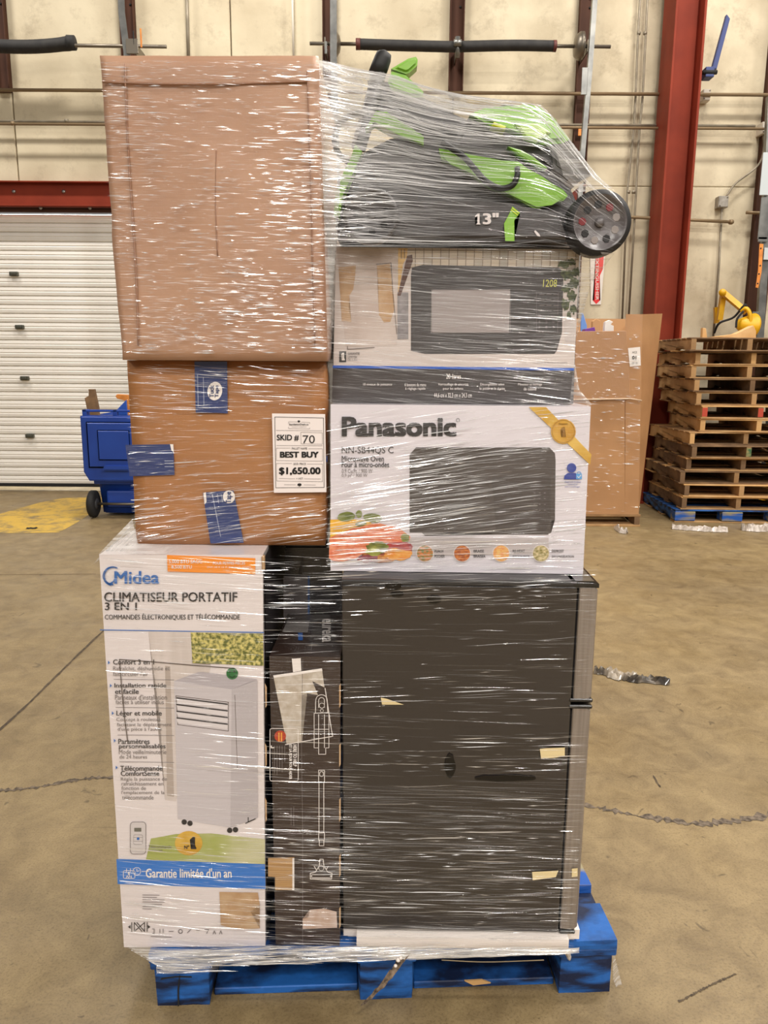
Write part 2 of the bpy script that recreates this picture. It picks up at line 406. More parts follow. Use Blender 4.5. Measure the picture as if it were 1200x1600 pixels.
# concrete wall of tall precast panels, openings for the dock doors
def stained(name, c1, c2, c3, sc):
    m = M(name, c1, 0.85, col2=c2, scale=sc, detail=11, bump=0.5, bscale=14, bdist=0.005, lo=.3, hi=.62)
    nt = m.node_tree; L = nt.links; b = nt.nodes['Principled BSDF']; src = b.inputs['Base Color'].links[0].from_socket
    tc = nt.nodes.new('ShaderNodeTexCoord'); n = nt.nodes.new('ShaderNodeTexNoise'); n.inputs['Scale'].default_value = 3.4; n.inputs['Detail'].default_value = 12; n.inputs['Roughness'].default_value = .74
    mr = nt.nodes.new('ShaderNodeMapRange'); mr.inputs[1].default_value = .52; mr.inputs[2].default_value = .72; mr.inputs[4].default_value = .75
    mx = nt.nodes.new('ShaderNodeMix'); mx.data_type = 'RGBA'; mx.inputs[7].default_value = (*c3, 1)
    L.new(tc.outputs['Object'], n.inputs['Vector']); L.new(n.outputs['Fac'], mr.inputs[0]); L.new(mr.outputs[0], mx.inputs[0]); L.new(src, mx.inputs[6]); L.new(mx.outputs[2], b.inputs['Base Color'])
    return m
conc = stained('precast_concrete', srgb(190, 176, 148), srgb(214, 202, 174), srgb(158, 144, 120), 1.6)
conc2 = stained('precast_concrete_stained', srgb(180, 166, 139), srgb(214, 202, 174), srgb(146, 132, 110), 2.2)
wall = thing('wall_back', FW, 'beige precast concrete wall panels behind the loaded pallet', 'wall', kind='structure')
D1, D2, D3 = (-5.35, -2.62), (-0.46, 1.86), (4.05, 6.6)
ZD, ZL = 2.86, 3.15
joints = [-7.0, -5.86, -3.69, -1.52, 0.65, 2.82, 4.99, 7.2]
for a, b in zip(joints[:-1], joints[1:]):
    box('panel', (a + 0.006, 0, ZL), (b - 0.006, 0.18, 6.6), rnd.choice((conc, conc2)), wall, 0.008, 1)
for a, b in ((-7.0, D1[0]), (D1[1], -1.52), (-1.52, D2[0]), (D2[1], 2.82), (2.82, D3[0])):
    box('panel', (a + 0.004, 0, 0), (b - 0.004, 0.18, ZL - 0.004), rnd.choice((conc, conc2)), wall, 0.006, 1)
box('joint_sealant', (-7.0, 0.05, ZL + 0.0), (7.2, 0.10, 6.55), M('sealant', srgb(120, 108, 86), 0.9), wall)
ceil_m = M('roof_deck', srgb(205, 200, 190), 0.8, col2=srgb(190, 184, 172), scale=2)

# dock doors: each ribbed slat on its own
door_m = M('white_door_steel', srgb(244, 240, 232), 0.45, col2=srgb(236, 230, 220), scale=2.5, bump=0.08, bscale=6)
hinge_m = M('dull_steel', srgb(96, 96, 86), 0.45, 0.7)
seal_m = M('rubber_black', srgb(28, 27, 26), 0.8)
def dock_door(name, x0, x1, label):
    F = Frame((x0, YW + 0.06, 0)); d = thing(name, F, label, 'door', kind='structure')
    h0, h1, n = 0.075, ZD, 31; p = (h1 - h0) / n; w = x1 - x0
    bm = bmesh.new(); g = p * 0.10
    pr = [(0, 0.03), (g, 0.004), (p * 0.5 - g, 0.0), (p * 0.5, 0.006), (p * 0.5 + g, 0.0), (p - g, 0.004), (p, 0.03)]
    vs = [[bm.verts.new((x, y, z)) for z, y in pr] + [bm.verts.new((x, 0.045, p)), bm.verts.new((x, 0.045, 0))] for x in (0, w)]
    for k in range(9): bm.faces.new((vs[0][k], vs[1][k], vs[1][(k + 1) % 9], vs[0][(k + 1) % 9]))
    bm.faces.new(vs[0]); bm.faces.new(vs[1][::-1]); bmesh.ops.recalc_face_normals(bm, faces=bm.faces[:])
    me = bpy.data.meshes.new('slat'); bm.to_mesh(me); bm.free(); me.materials.append(door_m)
    for k in range(n):
        o = bpy.data.objects.new('slat', me); C.objects.link(o); o.parent = d; o.location = (0, 0, h0 + k * p)
    box('bottom_seal', (0, 0.0, 0.045), (w, 0.05, 0.08), seal_m, d, 0.006)
    return F, d
F1, door1 = dock_door('door_1', D1[0], D1[1], 'white ribbed overhead dock door with dark hinges at the left')
for x, y in ((22, 428), (31, 511), (39, 591), (47, 681)):
    q = F1.px(x, y, -0.01)
    bm = bmesh.new(); bm_box(bm, (q.x - 0.045, -0.03, q.z - 0.022), (q.x + 0.045, 0.004, q.z + 0.022), 0.008); bm_box(bm, (q.x - 0.02, -0.045, q.z - 0.012), (q.x + 0.03, -0.03, q.z + 0.012), 0.004)
    from_bm('hinge', bm, hinge_m, door1)
F2, door2 = dock_door('door_2', D2[0], D2[1], 'white ribbed overhead dock door hidden behind the wrapped load')
d3 = box('opening_panel', (D3[0], YW + 0.08, 0), (D3[1], YW + 0.13, ZL), M('dark_panel', srgb(30, 28, 27), 0.7)); tag(d3, 'dark panel filling the dock opening at the right edge beyond the posts', 'door', kind='structure')  # one plain dark slab fills the dock opening

# red steel lintels with bolts
red = M('red_oxide_paint', srgb(138, 54, 34), 0.6, col2=srgb(122, 46, 29), scale=3, spec=.2, bump=0.05)
bolt_m = M('bolt_zinc', srgb(170, 165, 160), 0.35, 0.9)
for nm, (a, b), lb in (('trim_1', D1, 'red steel channel with bolts above the left dock door'), ('trim_2', D2, 'red steel channel above the dock door behind the load')):
    F = Frame((a, YW - 0.02, ZD)); t = thing(nm, F, lb, 'beam', kind='structure')
    w = b - a + 0.12; z0, z1 = 0.045, ZL - ZD - 0.01
    bm = bmesh.new(); bm_box(bm, (-0.1, -0.02, z0), (w, 0.0, z1), 0.002); bm_box(bm, (-0.1, -0.085, z1 - 0.012), (w, -0.02, z1), 0.002); bm_box(bm, (-0.1, -0.085, z0), (w, -0.02, z0 + 0.012), 0.002)
    from_bm('channel', bm, red, t)
    box('gap_strip', (-0.1, 0.0, 0.0), (w, 0.02, z0), M('dark_brown_paint', srgb(78, 48, 34), 0.65, col2=srgb(66, 40, 28), scale=3, spec=.2), t)  # dark strip filling the gap below the red channel
    px_b = [(21, 299), (99, 299), (63, 324), (140, 324)] if nm == 'trim_1' else []
    L_ = [F.px(x, y, -0.03) for x, y in px_b] or [Vector((0.3 + k * 0.27, 0, 0.1 + 0.14 * (k % 2))) for k in range(8)]
    for q in L_: lathe('bolt', [(0.001, -0.012), (0.014, -0.011), (0.019, -0.003), (0.02, 0.004)], (q.x, -0.022, q.z), (0, 1, 0), bolt_m, t, 12)

# dark brown steel posts on the wall
brown = MATS['dark_brown_paint']
def post(name, xc, z0, label, w=0.14):
    F = Frame((xc, YW - 0.03, z0)); t = thing(name, F, label, 'post', kind='structure'); h = 6.5 - z0
    bm = bmesh.new(); bm_box(bm, (-w / 2, -0.004, 0), (w / 2, 0.02, h)); bm_box(bm, (-w / 2, -0.05, 0), (-w / 2 + 0.01, 0, h)); bm_box(bm, (w / 2 - 0.01, -0.05, 0), (w / 2, 0, h))
    from_bm('channel', bm, brown, t)
    for k in range(4): lathe('bolt', [(0.001, -0.008), (0.009, -0.007), (0.012, 0.0)], (0.03, -0.006, h - 1.75 + 0.13 * k - 0.05 * (k % 2)), (0, 1, 0), seal_m, t, 8)
    return t
post('trim_3', PY(4, 70, YW).x, 3.97, 'short dark brown steel post at the left edge above the dock door')
post('trim_4', PY(202, 40, YW).x, 0.0, 'dark brown steel jamb post right of the left dock door')
post('trim_5', PY(515, 40, YW).x, 0.0, 'dark brown steel jamb post left of the hidden dock door', 0.13)
post('trim_6', PY(713, 60, YW).x, 3.97, 'short dark brown steel post behind the middle of the long spring')
post('trim_7', PY(913, 60, YW).x, 0.0, 'dark brown steel jamb post beside the slanting galvanised track')
post('trim_8', PY(1189, 300, YW).x + 0.03, 0.0, 'dark brown steel jamb post at the right edge behind the pallets', 0.2)

# red H-column
xl, xr = PY(1057, 0, 6.30).x, PY(1106, 0, 6.30).x
Fc = Frame(((xl + xr) / 2, 6.30, 0)); hw = (xr - xl) / 2
colr = thing('column', Fc, 'red painted steel H-section column standing before the concrete wall', 'column', kind='structure')
box('flange', (-hw, 0, 0), (-hw + 0.022, 0.34, 6.6), red, colr, 0.003, 1)
box('flange', (hw - 0.022, 0, 0), (hw, 0.34, 6.6), red, colr, 0.003, 1)
box('web', (-hw + 0.022, 0.16, 0), (hw - 0.022, 0.178, 6.6), red, colr)
box('base_plate', (-hw - 0.05, -0.05, 0), (hw + 0.05, 0.39, 0.02), red, colr)

# ------------------------------------------------------------------ things fixed to the wall
galv = M('galvanised_steel', srgb(140, 140, 136), 0.4, 0.85, col2=srgb(112, 112, 110), scale=9)
steel = M('bare_steel_rod', srgb(128, 120, 108), 0.4, 0.85)
sleeve = M('black_spring_sleeve', srgb(34, 33, 33), 0.75, col2=srgb(48, 46, 44), scale=12, bump=0.4, bscale=20)
def W(x, y, off): return FW.loc(PY(x, y, YW - off))            # local to FW, off metres before the wall
def onwall(name, label, cat, group=None): return thing(name, FW, label, cat, group)

t = onwall('torsion_spring', 'black sleeved torsion spring on a steel shaft, above the left dock door', 'spring')
tube('shaft', [W(-120, 68, .34), W(260, 73, .34)], 0.016, steel, t)
p = smooth_path([W(-150, 66, .34), W(-60, 69, .34), W(20, 73, .34), W(70, 72, .34), W(116, 67, .34)], 18)
tube('spring_sleeve', p, [0.058] * 17 + [0.062, 0.056], sleeve, t, 16)
tube('sleeve_cuff', [W(106, 67, .34), W(117, 67, .34)], [0.066, 0.064], sleeve, t, 14)
tube('winding_cone', [W(205, 72, .34), W(213, 72, .34)], [0.06, 0.03], steel, t, 14)

for x_, y_ in ((-60, 69), (209, 73)):
    q = W(x_, y_, .34); box('end_bracket', (q.x - .006, q.y - .03, q.z - .05), (q.x + .006, -.004, q.z + .05), steel, t)
t = onwall('torsion_spring', 'long black sleeved torsion spring on a shaft above the wrapped mower', 'spring')
tube('shaft', [W(484, 68, .34), W(954, 73, .34)], 0.016, steel, t)
p = smooth_path([W(560, 69, .34), W(620, 71, .34), W(700, 73, .34), W(712, 73, .34)], 14); tube('spring_sleeve', p, 0.047, sleeve, t, 16)
p = smooth_path([W(716, 73, .34), W(800, 71, .34), W(866, 72, .34)], 14); tube('spring_sleeve', p, 0.047, sleeve, t, 16)
tube('winding_cone', [W(556, 69, .34), W(563, 69, .34)], 0.05, M('rust_red', srgb(92, 42, 36), .6), t, 14)
tube('winding_cone', [W(864, 72, .34), W(869, 72, .34)], 0.05, M('rust_red', srgb(92, 42, 36), .6), t, 14)
tube('bearing_bracket', [W(715, 58, .36), W(715, 90, .36)], [0.026, 0.02], galv, t, 10)
tube('bearing_bracket', [W(709, 67, .39), W(721, 67, .39)], 0.03, galv, t, 10)
lathe('cable_drum', [(0.03, -0.03), (0.09, -0.02), (0.12, 0.02), (0.12, 0.05), (0.04, 0.06)], W(902, 72, .34), (1, 0, 0), steel, t, 24)
lathe('cable_drum', [(0.03, -0.03), (0.12, -0.02), (0.12, 0.0), (0.07, 0.04), (0.03, 0.05)], W(524, 69, .34), (1, 0, 0), steel, t, 24)

for x_, y_ in ((508, 69), (715, 73), (918, 73)):
    q = W(x_, y_, .34); box('end_bracket', (q.x - .006, q.y - .03, q.z - .05), (q.x + .006, -.004, q.z + .05), steel, t)
def track(name, pix, off, w, label, plates=()):
    t = onwall(name, label, 'door track', 'overhead door tracks'); pts = [W(x, y, off) for x, y in pix]
    v, f = [], []
    prof = [(-w, 0.0), (-w, 0.05), (-w + .004, 0.05), (-w + .004, 0.004), (w, 0.004), (w, 0.0)]
    for q in pts: v += [q + Vector((a, b, 0)) for a, b in prof]
    for i in range(len(pts) - 1):
        for k in range(6): f.append((i * 6 + k, i * 6 + (k + 1) % 6, i * 6 + 6 + (k + 1) % 6, i * 6 + 6 + k))
    raw('rail', v, f, galv, t)
    for (x0, y0, x1, y1, m_) in plates:
        a, b = W(x0, y0, off + 0.03), W(x1, y1, off + 0.03); box('bracket_plate', (min(a.x, b.x), a.y, min(a.z, b.z)), (max(a.x, b.x), a.y + 0.012, max(a.z, b.z)), m_, t, 0.003, 1)
    return t
orange = M('orange_paint', srgb(226, 142, 60), 0.5, col2=srgb(196, 118, 48), scale=14)
track('door_track', [(187, -60), (190, 20), (198, 82), (225, 560)], .56, .03, 'galvanised track and bearing plate above the left dock door', [(196, 60, 216, 84, steel), (218, 44, 222, 74, orange), (207, 48, 210, 70, seal_m)])
track('door_track', [(521, -60), (521, 86), (530, 400)], .56, .03, 'galvanised vertical track left of the long spring', [(507, 64, 511, 84, galv)])
track('door_track', [(934, -60), (930, 0), (922, 110), (909, 260), (900, 480)], .56, .022, 'galvanised slanting track beside the long spring', [(910, 105, 917, 148, galv), (903, 236, 908, 262, galv), (904, 201, 908, 212, orange)])
track('door_track', [(1206, 150), (1196, 400), (1188, 530)], .30, .035, 'galvanised track at the right edge with an orange strap', [(1193, 238, 1202, 305, M('white_plate', srgb(190, 198, 200), .5)), (1190, 308, 1199, 374, galv), (1185, 370, 1200, 378, galv), (1176, 487, 1188, 494, galv), (1195, 387, 1204, 406, MATS['white_plate'])])
t = onwall('orange_strap', 'perforated orange steel strap hanging on the right brown post', 'strap')
pp = [W(x, y, .40) for x, y in [(1187, 381), (1193, 381), (1190, 425), (1185, 450), (1181, 449), (1185, 420)]]
prism('strap_plate', [(q.x, q.z) for q in pp], pp[0].y, pp[0].y + 0.008, orange, t, 0.001, 1)
for x, y in ((1189, 388), (1188, 415), (1186, 428), (1184, 443)):
    q = W(x, y, .402); lathe('hole', [(0.001, 0), (0.008, 0.0005), (0.008, 0.004)], q, (0, 1, 0), seal_m, t, 10)

# conduits and boxes
cond = M('conduit_grey', srgb(150, 140, 122), 0.5, 0.3, col2=srgb(128, 118, 100), scale=10)
rust_pipe = M('bronze_pipe', srgb(140, 118, 88), 0.5, 0.3)
def pipe(name, pix, off, r, label, m_=cond, clips=(), n=0):
    pts = [W(x, y, off) for x, y in pix]
    if n: pts = smooth_path(pts, n)
    t = onwall(name, label, 'pipe')
    tube('pipe_run', pts, r, m_, t, 10)
    for x, y in clips: q = W(x, y, off); tube('pipe_clip', [q - Vector((0.015, 0, 0)), q + Vector((0.015, 0, 0))], r * 1.5, m_, t, 10)
    return t
pipe('conduit', [(-100, 140), (100, 141), (1300, 149)], .12, 0.016, 'upper horizontal steel pipe crossing the whole wall', rust_pipe)
pipe('conduit', [(-100, 189), (1180, 197)], .10, 0.013, 'middle horizontal conduit, upper of two running together', cond, [(104, 189), (870, 195)])
pipe('conduit', [(-100, 193), (1300, 202)], .16, 0.013, 'middle horizontal conduit, lower of two running together', rust_pipe, [(20, 193), (860, 199)])
pipe('conduit', [(960, 338), (1146, 347)], .10, 0.016, 'short bronze pipe crossing behind the red column', rust_pipe, [(1142, 347)])
pipe('conduit', [(1166, 332), (1200, 333)], .10, 0.016, 'pipe stub at the right edge above the pallets', rust_pipe)
pipe('conduit', [(1003, -50), (997, 52), (993, 152), (990, 205), (980, 300), (972, 500)], .08, 0.011, 'thin vertical conduit, nearer the load of the pair', cond, [(998, 52), (982, 300)])
pipe('conduit', [(1014, -50), (1009, 52), (1004, 152), (999, 205), (991, 350), (982, 500)], .08, 0.011, 'thin vertical conduit, nearer the red column of the pair', cond, [(1008, 52), (990, 300)])
pipe('conduit', [(291, -40), (295, 110)], .05, 0.016, 'grey vertical conduit above the big carton', cond)
pipe('conduit', [(456, -40), (459, 100)], .05, 0.011, 'thin pale vertical conduit above the big carton', M('white_pipe', srgb(216, 208, 192), .5))
pipe('conduit', [(1128, 326), (1123, 420), (1113, 545)], .06, 0.011, 'thin conduit dropping from the square box to the pallets', cond)
pipe('cable', [(1193, 205), (1192, 240), (1181, 262), (1150, 286), (1134, 308)], .08, 0.010, 'grey cable curving between two electrical boxes', cond, n=20)
def elec_box(px0, py0, px1, py1, off, label, m_):
    a, b = W(px0, py1, off), W(px1, py0, off); F = Frame(FW.o + Vector(((a.x + b.x) / 2, a.y, a.z)))
    t = thing('junction_box', F, label, 'junction box'); w = (b.x - a.x) / 2; h = b.z - a.z
    box('box_body', (-w, 0.0, 0), (w, off, h), m_, t, 0.006); box('cover_plate', (-w * .92, -0.006, h * .04), (w * .92, 0.0, h * .96), m_, t, 0.004)
    for sx, sz in ((-.7, .15), (.7, .85)): lathe('screw', [(0.001, -0.004), (0.007, -0.003), (0.007, 0.004)], (w * sx, -0.007, h * sz), (0, 1, 0), steel, t, 8)
grey_box = M('zinc_box', srgb(172, 166, 156), 0.5, 0.4, col2=srgb(140, 134, 124), scale=20)
elec_box(1098, 139, 1111, 157, .10, 'small pale junction box right of the red column', M('white_box', srgb(206, 198, 184), .6))
elec_box(1122, 306, 1139, 324, .09, 'square zinc junction box where the curved cable ends', grey_box)
elec_box(1190, 190, 1206, 209, .12, 'pale junction box at the right edge on the conduits', MATS['white_box'])

# blue lever on the column side
t = onwall('blue_bracket', 'blue steel lever bracket fixed beside the red column', 'bracket')
blue_st = M('blue_steel', srgb(52, 66, 118), 0.45)
pp = [W(x, y, .35) for x, y in [(1136, 22), (1141, 29), (1120, 108), (1113, 106)]]
prism('arm', [(q.x, q.z) for q in pp], pp[0].y, pp[0].y + 0.05, blue_st, t, 0.004)
a, b = W(1101, 121, .35), W(1116, 105, .35); box('foot_block', (a.x, a.y - .02, a.z), (b.x, a.y + .1, b.z), blue_st, t, 0.008)
tube('pivot_pin', [W(1098, 113, .36), W(1120, 113, .36)], 0.02, seal_m, t)

# fire-extinguisher arrow sign
q0, q1 = W(921, 477, .012), W(941, 388, .012)
Fs = Frame(FW.o + Vector((q0.x, q0.y, q0.z)))
sg = thing('arrow_sign', Fs, 'white sign with a red down arrow on the concrete wall beside the load', 'sign')
sign_w = M('sign_white', srgb(226, 216, 206), 0.5); sign_r = M('sign_red', srgb(222, 40, 42), 0.45)
s4 = [Fs.px(x, y) for x, y in [(922, 392), (946, 392), (939, 476), (923, 476)]]
prism('sign_plate', s4, 0.0, 0.008, sign_w, sg, 0.001, 1)
fs = Face(Fs, sg, 0.0)
fs.poly([(931, 392), (944, 392), (942, 420), (937, 431), (936, 469), (938, 469), (931.5, 475), (926, 469), (928.5, 469), (929.5, 432)], sign_r, 0.0015, 'arrow_print')
fs.text('EXTINGUISHER', 930.6, 402, 935.4, 469, sign_w, 0.01, 0.003, rot=90)

# yellow dock light on a jointed arm
yl = M('yellow_paint', srgb(228, 176, 20), 0.4, col2=srgb(206, 154, 14), scale=8)
t = onwall('dock_light', 'yellow dock light on a folding arm above the pallet stack', 'lamp')
def bar(name, a, b, w, m_, tt): tube(name, [a, b], w, m_, tt, 4, False)
bar('wall_bracket', W(1120, 505, .12), W(1119, 480, .12), .03, yl, t)
bar('lower_arm', W(1124, 500, .22), W(1130, 460, .22), .035, yl, t)
bar('upper_arm', W(1128, 456, .27), W(1166, 488, .40), .035, yl, t)
tube('elbow_joint', [W(1129, 457, .18), W(1129, 457, .33)], .036, yl, t, 12)
lathe('lamp_head', [(0.02, -0.09), (0.05, -0.08), (0.08, -0.02), (0.115, 0.06), (0.125, 0.075), (0.11, 0.075)], W(1165, 508, .40), (0.9, 0.25, -0.1), yl, t, 28)
lathe('lamp_lens', [(0.02, 0.064), (0.105, 0.066), (0.105, 0.072), (0.02, 0.074)], W(1165, 508, .40), (0.9, 0.25, -0.1), M('lens_glass', srgb(220, 210, 170), .15), t, 28)
tube('yoke', smooth_path([W(1158, 486, .40), W(1166, 482, .44), W(1172, 492, .46), W(1172, 512, .46)], 12), .02, yl, t, 8)
tube('power_cable', smooth_path([W(1116, 520, .2), W(1124, 505, .3), W(1146, 496, .34), (W(1160, 480, .42)), W(1165, 476, .42), W(1166, 484, .42)], 24), .011, seal_m, t, 8)
tube('power_cable', smooth_path([W(1150, 512, .46), W(1152, 498, .46), W(1162, 486, .46)], 12), .011, seal_m, t, 8)

# ================================================================== BACKGROUND THINGS
woods = [M('pallet_wood_%d' % k, c1, 0.8, col2=c2, scale=7, detail=6, stretch=(1, 1, 1), bump=0.3, bscale=30) for k, (c1, c2) in enumerate((
    (srgb(168, 128, 84), srgb(198, 160, 110)), (srgb(136, 102, 66), srgb(172, 136, 92)), (srgb(98, 74, 52), srgb(144, 112, 78)), (srgb(196, 150, 92), srgb(218, 178, 124))))]
blue_w = M('blue_pallet_paint', srgb(4, 24, 58), 0.6, col2=srgb(28, 94, 170), scale=9, detail=12, bump=0.7, bscale=24, stretch=(0.7, 1, 3), lo=.42, hi=.58, bdist=.006)
blue_chip = M('blue_pallet_chipped', srgb(24, 84, 168), 0.6, col2=srgb(150, 140, 108), scale=9, detail=9, lo=0.46, hi=0.62, stretch=(0.5, 2.0, 3), bump=0.4, bscale=30)

# ---- stack of stringer pallets
ST = PZ(1057, 816); stack_x, stack_y = ST.x, ST.y
PH = PY(1062, 527, stack_y).z / 14.0
def stringer_mesh(d, h, w):
    pts = [(0, 0), (0.16 * d, 0), (0.19 * d, 0.35 * h), (0.36 * d, 0.35 * h), (0.39 * d, 0), (0.61 * d, 0), (0.64 * d, 0.35 * h), (0.81 * d, 0.35 * h), (0.84 * d, 0), (d, 0), (d, h), (0, h)]
    bm = bmesh.new(); a = [bm.verts.new((-w / 2, y, z)) for y, z in pts]; b = [bm.verts.new((w / 2, y, z)) for y, z in pts]
    bm.faces.new(a[::-1]); bm.faces.new(b)
    for k in range(12): bm.faces.new((a[k], a[(k + 1) % 12], b[(k + 1) % 12], b[k]))
    bmesh.ops.triangulate(bm, faces=[f for f in bm.faces if len(f.verts) > 4]); bmesh.ops.recalc_face_normals(bm, faces=bm.faces[:])
    me = bpy.data.meshes.new('stringer'); bm.to_mesh(me); bm.free(); return me
def unit_board(name, w, d, h):
    bm = bmesh.new(); bm_box(bm, (0, 0, 0), (w, d, h), 0.002, 1); me = bpy.data.meshes.new(name); bmesh.ops.recalc_face_normals(bm, faces=bm.faces[:]); bm.to_mesh(me); bm.free(); return me
PD, PW = 0.98, 1.016; BT = 0.012
str_me, top_me, bot_me = stringer_mesh(PD, PH - 2 * BT - .002, 0.042), unit_board('deck_board', PW, 0.10, BT), unit_board('bottom_board', PW, 0.12, BT)
def place(name, me, mat, parent, loc, rz=0.0):
    o = bpy.data.objects.new(name, me); C.objects.link(o); o.parent = parent; o.location = loc; o.rotation_euler = (0, 0, rz)
    if not me.materials: me.materials.append(mat)
    o.material_slots[0].link = 'OBJECT'; o.material_slots[0].material = mat
    return o
order = ['blue painted block-look pallet at the bottom of the tall stack', 'brown wooden pallet second from the bottom of the tall stack',
 'brown wooden pallet third from the bottom of the tall stack', 'wooden pallet with a pale split end, fourth from the bottom of the stack', 'brown wooden pallet fifth from the bottom of the tall stack',
 'wooden pallet with a green painted block end, sixth from the stack bottom', 'wooden pallet seventh from the bottom, its deck sloping, of the tall stack', 'brown wooden pallet eighth from the bottom of the tall stack, skewed',
 'wooden pallet with red painted stringer ends, sixth from the stack top', 'wooden pallet fifth from the top of the tall stack', 'wooden pallet fourth from the top of the tall stack',
 'wooden pallet third from the top of the tall stack', 'wooden pallet with an orange-brown end, second from the stack top', 'grey wooden pallet on top of the tall stack, slats seen from below']
offs = [(-0.02, 0, 0), (0.03, 0.01, 0), (0.04, 0.0, -1), (0.0, 0.02, 1), (0.05, 0.03, 0), (0.07, -0.02, 1.5), (0.05, 0.0, 3), (0.14, 0.02, -3), (0.14, 0.0, -1), (0.09, 0.03, 0), (0.06, 0.02, 0), (0.03, 0.04, -0.5), (0.05, 0.02, 0.5), (-0.02, -0.04, 1)]
redend = M('red_end_paint', srgb(186, 70, 48), .6); greenend = M('green_end_paint', srgb(46, 96, 60), .6, col2=srgb(170, 150, 100), scale=30)
for k in range(14):
    dx, dy, a = offs[k]
    F = Frame((stack_x + dx, stack_y + dy, k * PH), R(a - 2.0)); b_ = k == 0
    t = thing('wooden_pallet', F, order[k], 'pallet', 'pallets in the tall stack')
    mm = (lambda: blue_w) if b_ else (lambda: rnd.choice(woods))
    for y in (0.0, 0.36, 0.72, PD - 0.12): place('bottom_board', bot_me, mm() if not b_ else woods[0], t, (0, y, 0), R(rnd.uniform(-.5, .5)))
    for x in (0.03, PW / 2, PW - 0.03): place('stringer', str_me, mm(), t, (x, 0, BT + .0005))
    n = 8
    for j in range(n): place('deck_board', top_me, mm(), t, (0, j * (PD - 0.10) / (n - 1), PH - BT - .001), R(rnd.uniform(-.5, .5)))
    if b_:
        for x in (0.0, PW / 2 - 0.09, PW - 0.18): box('block', (x, -0.006, 0.017), (x + 0.18, 0.12, PH - 0.017), blue_chip, t, 0.003, 1)
    if k == 8:
        for x in (0.03, PW / 2): box('painted_end', (x - 0.022, -0.003, 0.02), (x + 0.022, 0.0005, PH - 0.02), redend, t)
    if k == 5: box('painted_end', (PW / 2 - 0.022, -0.003, 0.02), (PW / 2 + 0.022, 0.0005, PH - 0.02), greenend, t)
ztop = 14 * PH
Ft = Frame((stack_x, stack_y, ztop))
def on_stack(name, pix, y0, y1, lb):
    F = Frame((PY(pix[0][0], pix[0][1], stack_y + y0).x, stack_y + y0, ztop))
    t = thing(name, F, lb, 'offcut'); q = [F.px(x, y) for x, y in pix]; lo = min(p.z for p in q)
    prism('wood_piece', [(p.x, max(p.z - lo, 0)) for p in q], 0, y1 - y0, woods[3], t, 0.003, 1)
on_stack('wood_offcut', [(1112, 521), (1150, 517), (1178, 503), (1182, 512), (1182, 524)], 0.25, 0.35, 'long pale wooden wedge lying on the top pallet')
on_stack('wood_offcut', [(1098, 521), (1099, 504), (1104, 505), (1106, 521)], 0.30, 0.35, 'small upright wooden chip on the top pallet')

# ---- gaylord carton on its pallet
card = M('cardboard_plain', srgb(186, 138, 92), 0.7, col2=srgb(170, 124, 80), scale=3, film=.6, bump=0.15, bscale=8, bdist=0.004)
card_in = M('cardboard_inside', srgb(196, 150, 104), 0.8)
G = PZ(1000, 823); Fg = Frame((G.x - 1.12, G.y, 0), R(0))
gp = thing('wooden_pallet', Fg, 'low wooden pallet under the tall open carton', 'pallet')
for y in (0.0, 0.4, 0.8): place('bottom_board', unit_board('bottom_board', 1.12, 0.12, 0.018), woods[0], gp, (0, y, 0))
for x in (0.03, 0.56, 1.09): place('stringer', stringer_mesh(0.95, 0.07, 0.045), woods[2], gp, (x, 0, 0.018))
for y in (0, 0.21, 0.42, 0.63, 0.84): place('deck_board', unit_board('deck_board', 1.12, 0.11, 0.018), woods[1], gp, (0, y, 0.0885))
zg = 0.108
g = thing('gaylord_carton', Frame((Fg.o.x, Fg.o.y, zg)), 'tall open brown carton wrapped in film, beside the pallet stack', 'carton')
FG = Frame((Fg.o.x, Fg.o.y, zg))
tr_ = FG.px(1004, 491); tr2 = FG.px(1035, 490, 0.35); tl_ = FG.px(978, 491); h_hi = tr_.z; h_lo = FG.px(940, 519).z
br_x = 1.10; x0 = 0.0
def wallq(name, a0, a1, b0, b1, th=0.006, m_=card):
    """upright sheet from (x,y) a0->a1 at z=0 to b0->b1 (x,y,z) on top"""
    n = (Vector((a1[0] - a0[0], a1[1] - a0[1]))).normalized(); n = Vector((-n.y, n.x, 0)) * th
    v = [Vector((*a0, 0)), Vector((*a1, 0)), Vector(b1), Vector(b0)]; v2 = [p + n for p in v]
    return raw(name, v + v2, [(0, 1, 2, 3), (7, 6, 5, 4), (0, 4, 5, 1), (1, 5, 6, 2), (2, 6, 7, 3), (3, 7, 4, 0)], m_, g)
wallq('front_wall', (x0, 0), (br_x - .12, 0), (x0, 0, h_lo), (tl_.x, 0, h_lo))
wallq('front_wall', (br_x - .12, 0), (br_x, 0.0), (tl_.x, 0, h_hi), (tr_.x, 0, h_hi))
wallq('corner_wall', (br_x, 0), (br_x + .015, 0.3), (tr_.x, 0, h_hi), (tr2.x, 0.35, tr2.z))
wallq('side_wall', (br_x + .015, 0.3), (br_x, 0.95), (tr2.x, 0.35, tr2.z), (tr2.x - .1, 0.95, h_hi))
bk = FG.px(968, 498, 0.92)
wallq('back_wall', (br_x, 0.95), (x0, 0.95), (tr2.x - .1, 0.95, bk.z), (x0, 0.95, bk.z), m_=card_in)
wallq('side_wall', (x0, 0.95), (x0, 0), (x0, 0.95, bk.z), (x0, 0, h_lo), m_=card)
fl = [FG.px(x, y, -0.012) for x, y in [(880, 518), (978, 517), (981, 560), (984, 622), (930, 626), (880, 624)]]
prism('folded_flap', fl, -0.02, -0.012, M('cardboard_flap', srgb(170, 124, 82), 0.6, film=.8, bump=0.3, bscale=10, bdist=0.006), g, 0.002, 1)
